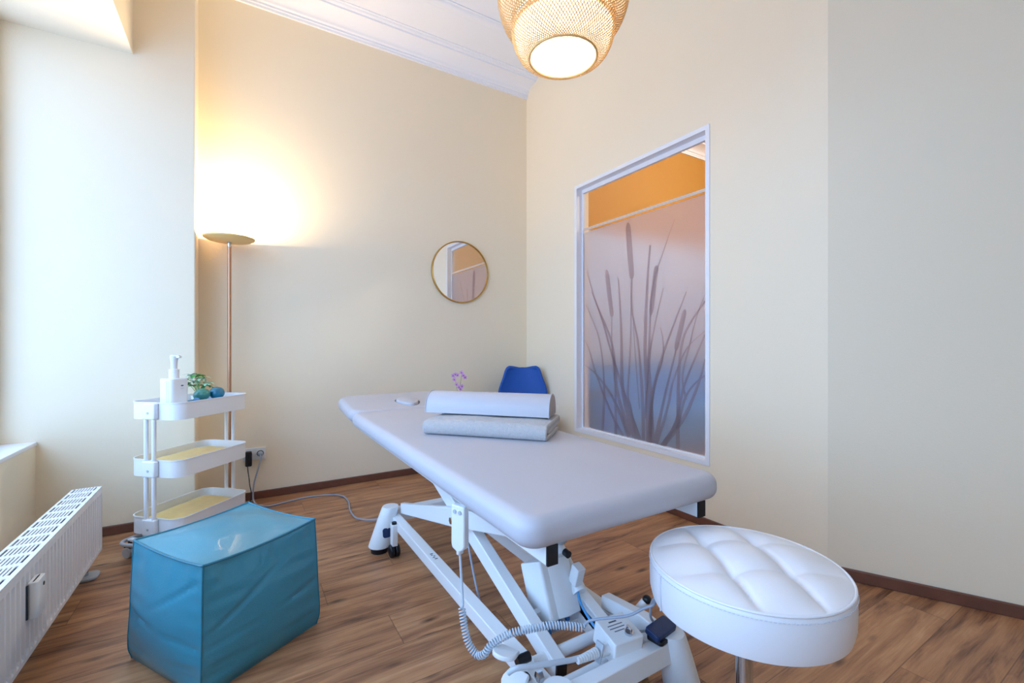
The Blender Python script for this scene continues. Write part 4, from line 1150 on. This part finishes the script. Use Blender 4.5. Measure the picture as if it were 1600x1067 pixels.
# picture-right is (+.853,-.522) in plan
rt = Vector((.853, -.522, 0)); nf = Vector((-.522, -.853, 0))
FL = [(-.04, .375), (-.022, .385), (-.005, .38), (-.03, .345), (.028, .4), (.042, .378), (.054, .36), (-.012, .305), (.008, .285), (.032, .29), (.02, .27)]
stm = B()
for e_ in ([(0, 0, .08), (-.005, 0, .22), (-.02, 0, .32), (-.035, 0, .385)], [(.005, 0, .08), (.015, 0, .22), (.02, 0, .33), (.035, 0, .4), (.055, 0, .36)]):
    tube(stm, catmull([rt * a + Vector((0, 0, c)) for a, b_, c in e_], 8), .0016, 6)
obj('stem', stm, M_stem, orc)
random.seed(5)
M_lip = mat('orchid_lip', '8E3FA0', rough=.5, var=.2)
for i, (a, z) in enumerate(FL):
    c = rt * a + Vector((0, 0, z)) + nf * random.uniform(.0, .015); bm = B()
    for k in range(5):
        t = 2 * PI * k / 5 + .3 * i; e_ = rt * math.cos(t) + Vector((0, 0, math.sin(t)))
        leaf(bm, c, c + e_ * .0175 + nf * .003, .0075, up=nf, curl=.1)
    f_ = obj('flower', bm, M_petal, orc, recalc=False)
    obj('flower_lip', sphere(B(), c + nf * .004 + Vector((0, 0, -.003)), .0045, (1, 1, 1.2), 8, 6), M_lip, f_)

# ------------------------------------------------------------------ light
w = bpy.data.worlds.new('sky'); scene.world = w; w.use_nodes = True
N = w.node_tree.nodes; L = w.node_tree.links; N.clear()
out = N.new('ShaderNodeOutputWorld'); bg = N.new('ShaderNodeBackground')
tc = N.new('ShaderNodeTexCoord'); gr = N.new('ShaderNodeSeparateXYZ'); L.new(tc.outputs['Generated'], gr.inputs[0])
cr = N.new('ShaderNodeValToRGB'); cr.color_ramp.elements[0].position = .45; cr.color_ramp.elements[0].color = (.30, .44, .70, 1); cr.color_ramp.elements[1].position = .56; cr.color_ramp.elements[1].color = (.38, .62, 1.0, 1)
mr = N.new('ShaderNodeMapRange'); mr.inputs['From Min'].default_value = -1; L.new(gr.outputs['Z'], mr.inputs['Value']); L.new(mr.outputs[0], cr.inputs[0])
L.new(cr.outputs[0], bg.inputs['Color']); bg.inputs['Strength'].default_value = SKY = 3.9
L.new(bg.outputs[0], out.inputs['Surface'])

def area(name, loc, rot, sx, sy, energy, col, portal=False):
    l = bpy.data.lights.new(name, 'AREA'); l.shape = 'RECTANGLE'; l.size = sx; l.size_y = sy; l.energy = energy; l.color = col
    o = bpy.data.objects.new(name, l); COL.objects.link(o); o.location = loc; o.rotation_euler = rot
    if portal: l.cycles.is_portal = True
    return o
area('window_portal', (XW - .06, (WY0 + YP) / 2, (ZS + LZ) / 2), (0, -PI / 2, 0), LZ - ZS, YP - WY0, 0, (1, 1, 1), True)
def point(name, loc, e, col, r):
    l = bpy.data.lights.new(name, 'POINT'); l.energy = e; l.color = col; l.shadow_soft_size = r
    o = bpy.data.objects.new(name, l); COL.objects.link(o); o.location = loc
    return o
point('pendant_light', (lampc[0], lampc[1], ZL + .12), 7, (1., .82, .6), .05)
s_ = bpy.data.lights.new('uplighter', 'AREA'); s_.shape = 'DISK'; s_.size = .12; s_.energy = 13; s_.color = (1., .77, .47)
so_ = bpy.data.objects.new('uplighter', s_); COL.objects.link(so_); so_.location = (-.059, 3.296, 1.706); so_.rotation_euler = (PI, 0, 0)
# unseen lamp, added to light the neighbouring room
nb = empty('added_ceiling_lamp', 'added unseen opal ceiling lamp lighting the ochre room beyond the glass', 'lamp', (4.2, 1.6, ZC))
obj('added_lamp_shade', lathe(B(), [(0, -.09), (.1, -.085), (.17, -.05), (.18, -.02), (.17, 0), (0, 0)]), emit('added_opal_glow', (1., .82, .6), 6.), nb)
point('neighbour_fill', (4.2, 1.6, ZC - .25), 85, (1., .92, .8), .12)  # fill light added with that lamp to brighten the ochre room

scene.view_settings.view_transform = 'Standard'; scene.view_settings.look = 'None'
scene.view_settings.exposure = 0.42; scene.view_settings.gamma = 1; scene.view_settings.use_curve_mapping = False
scene.cycles.max_bounces = 12; scene.cycles.diffuse_bounces = 6; scene.cycles.transparent_max_bounces = 16
scene.cycles.sample_clamp_indirect = 6
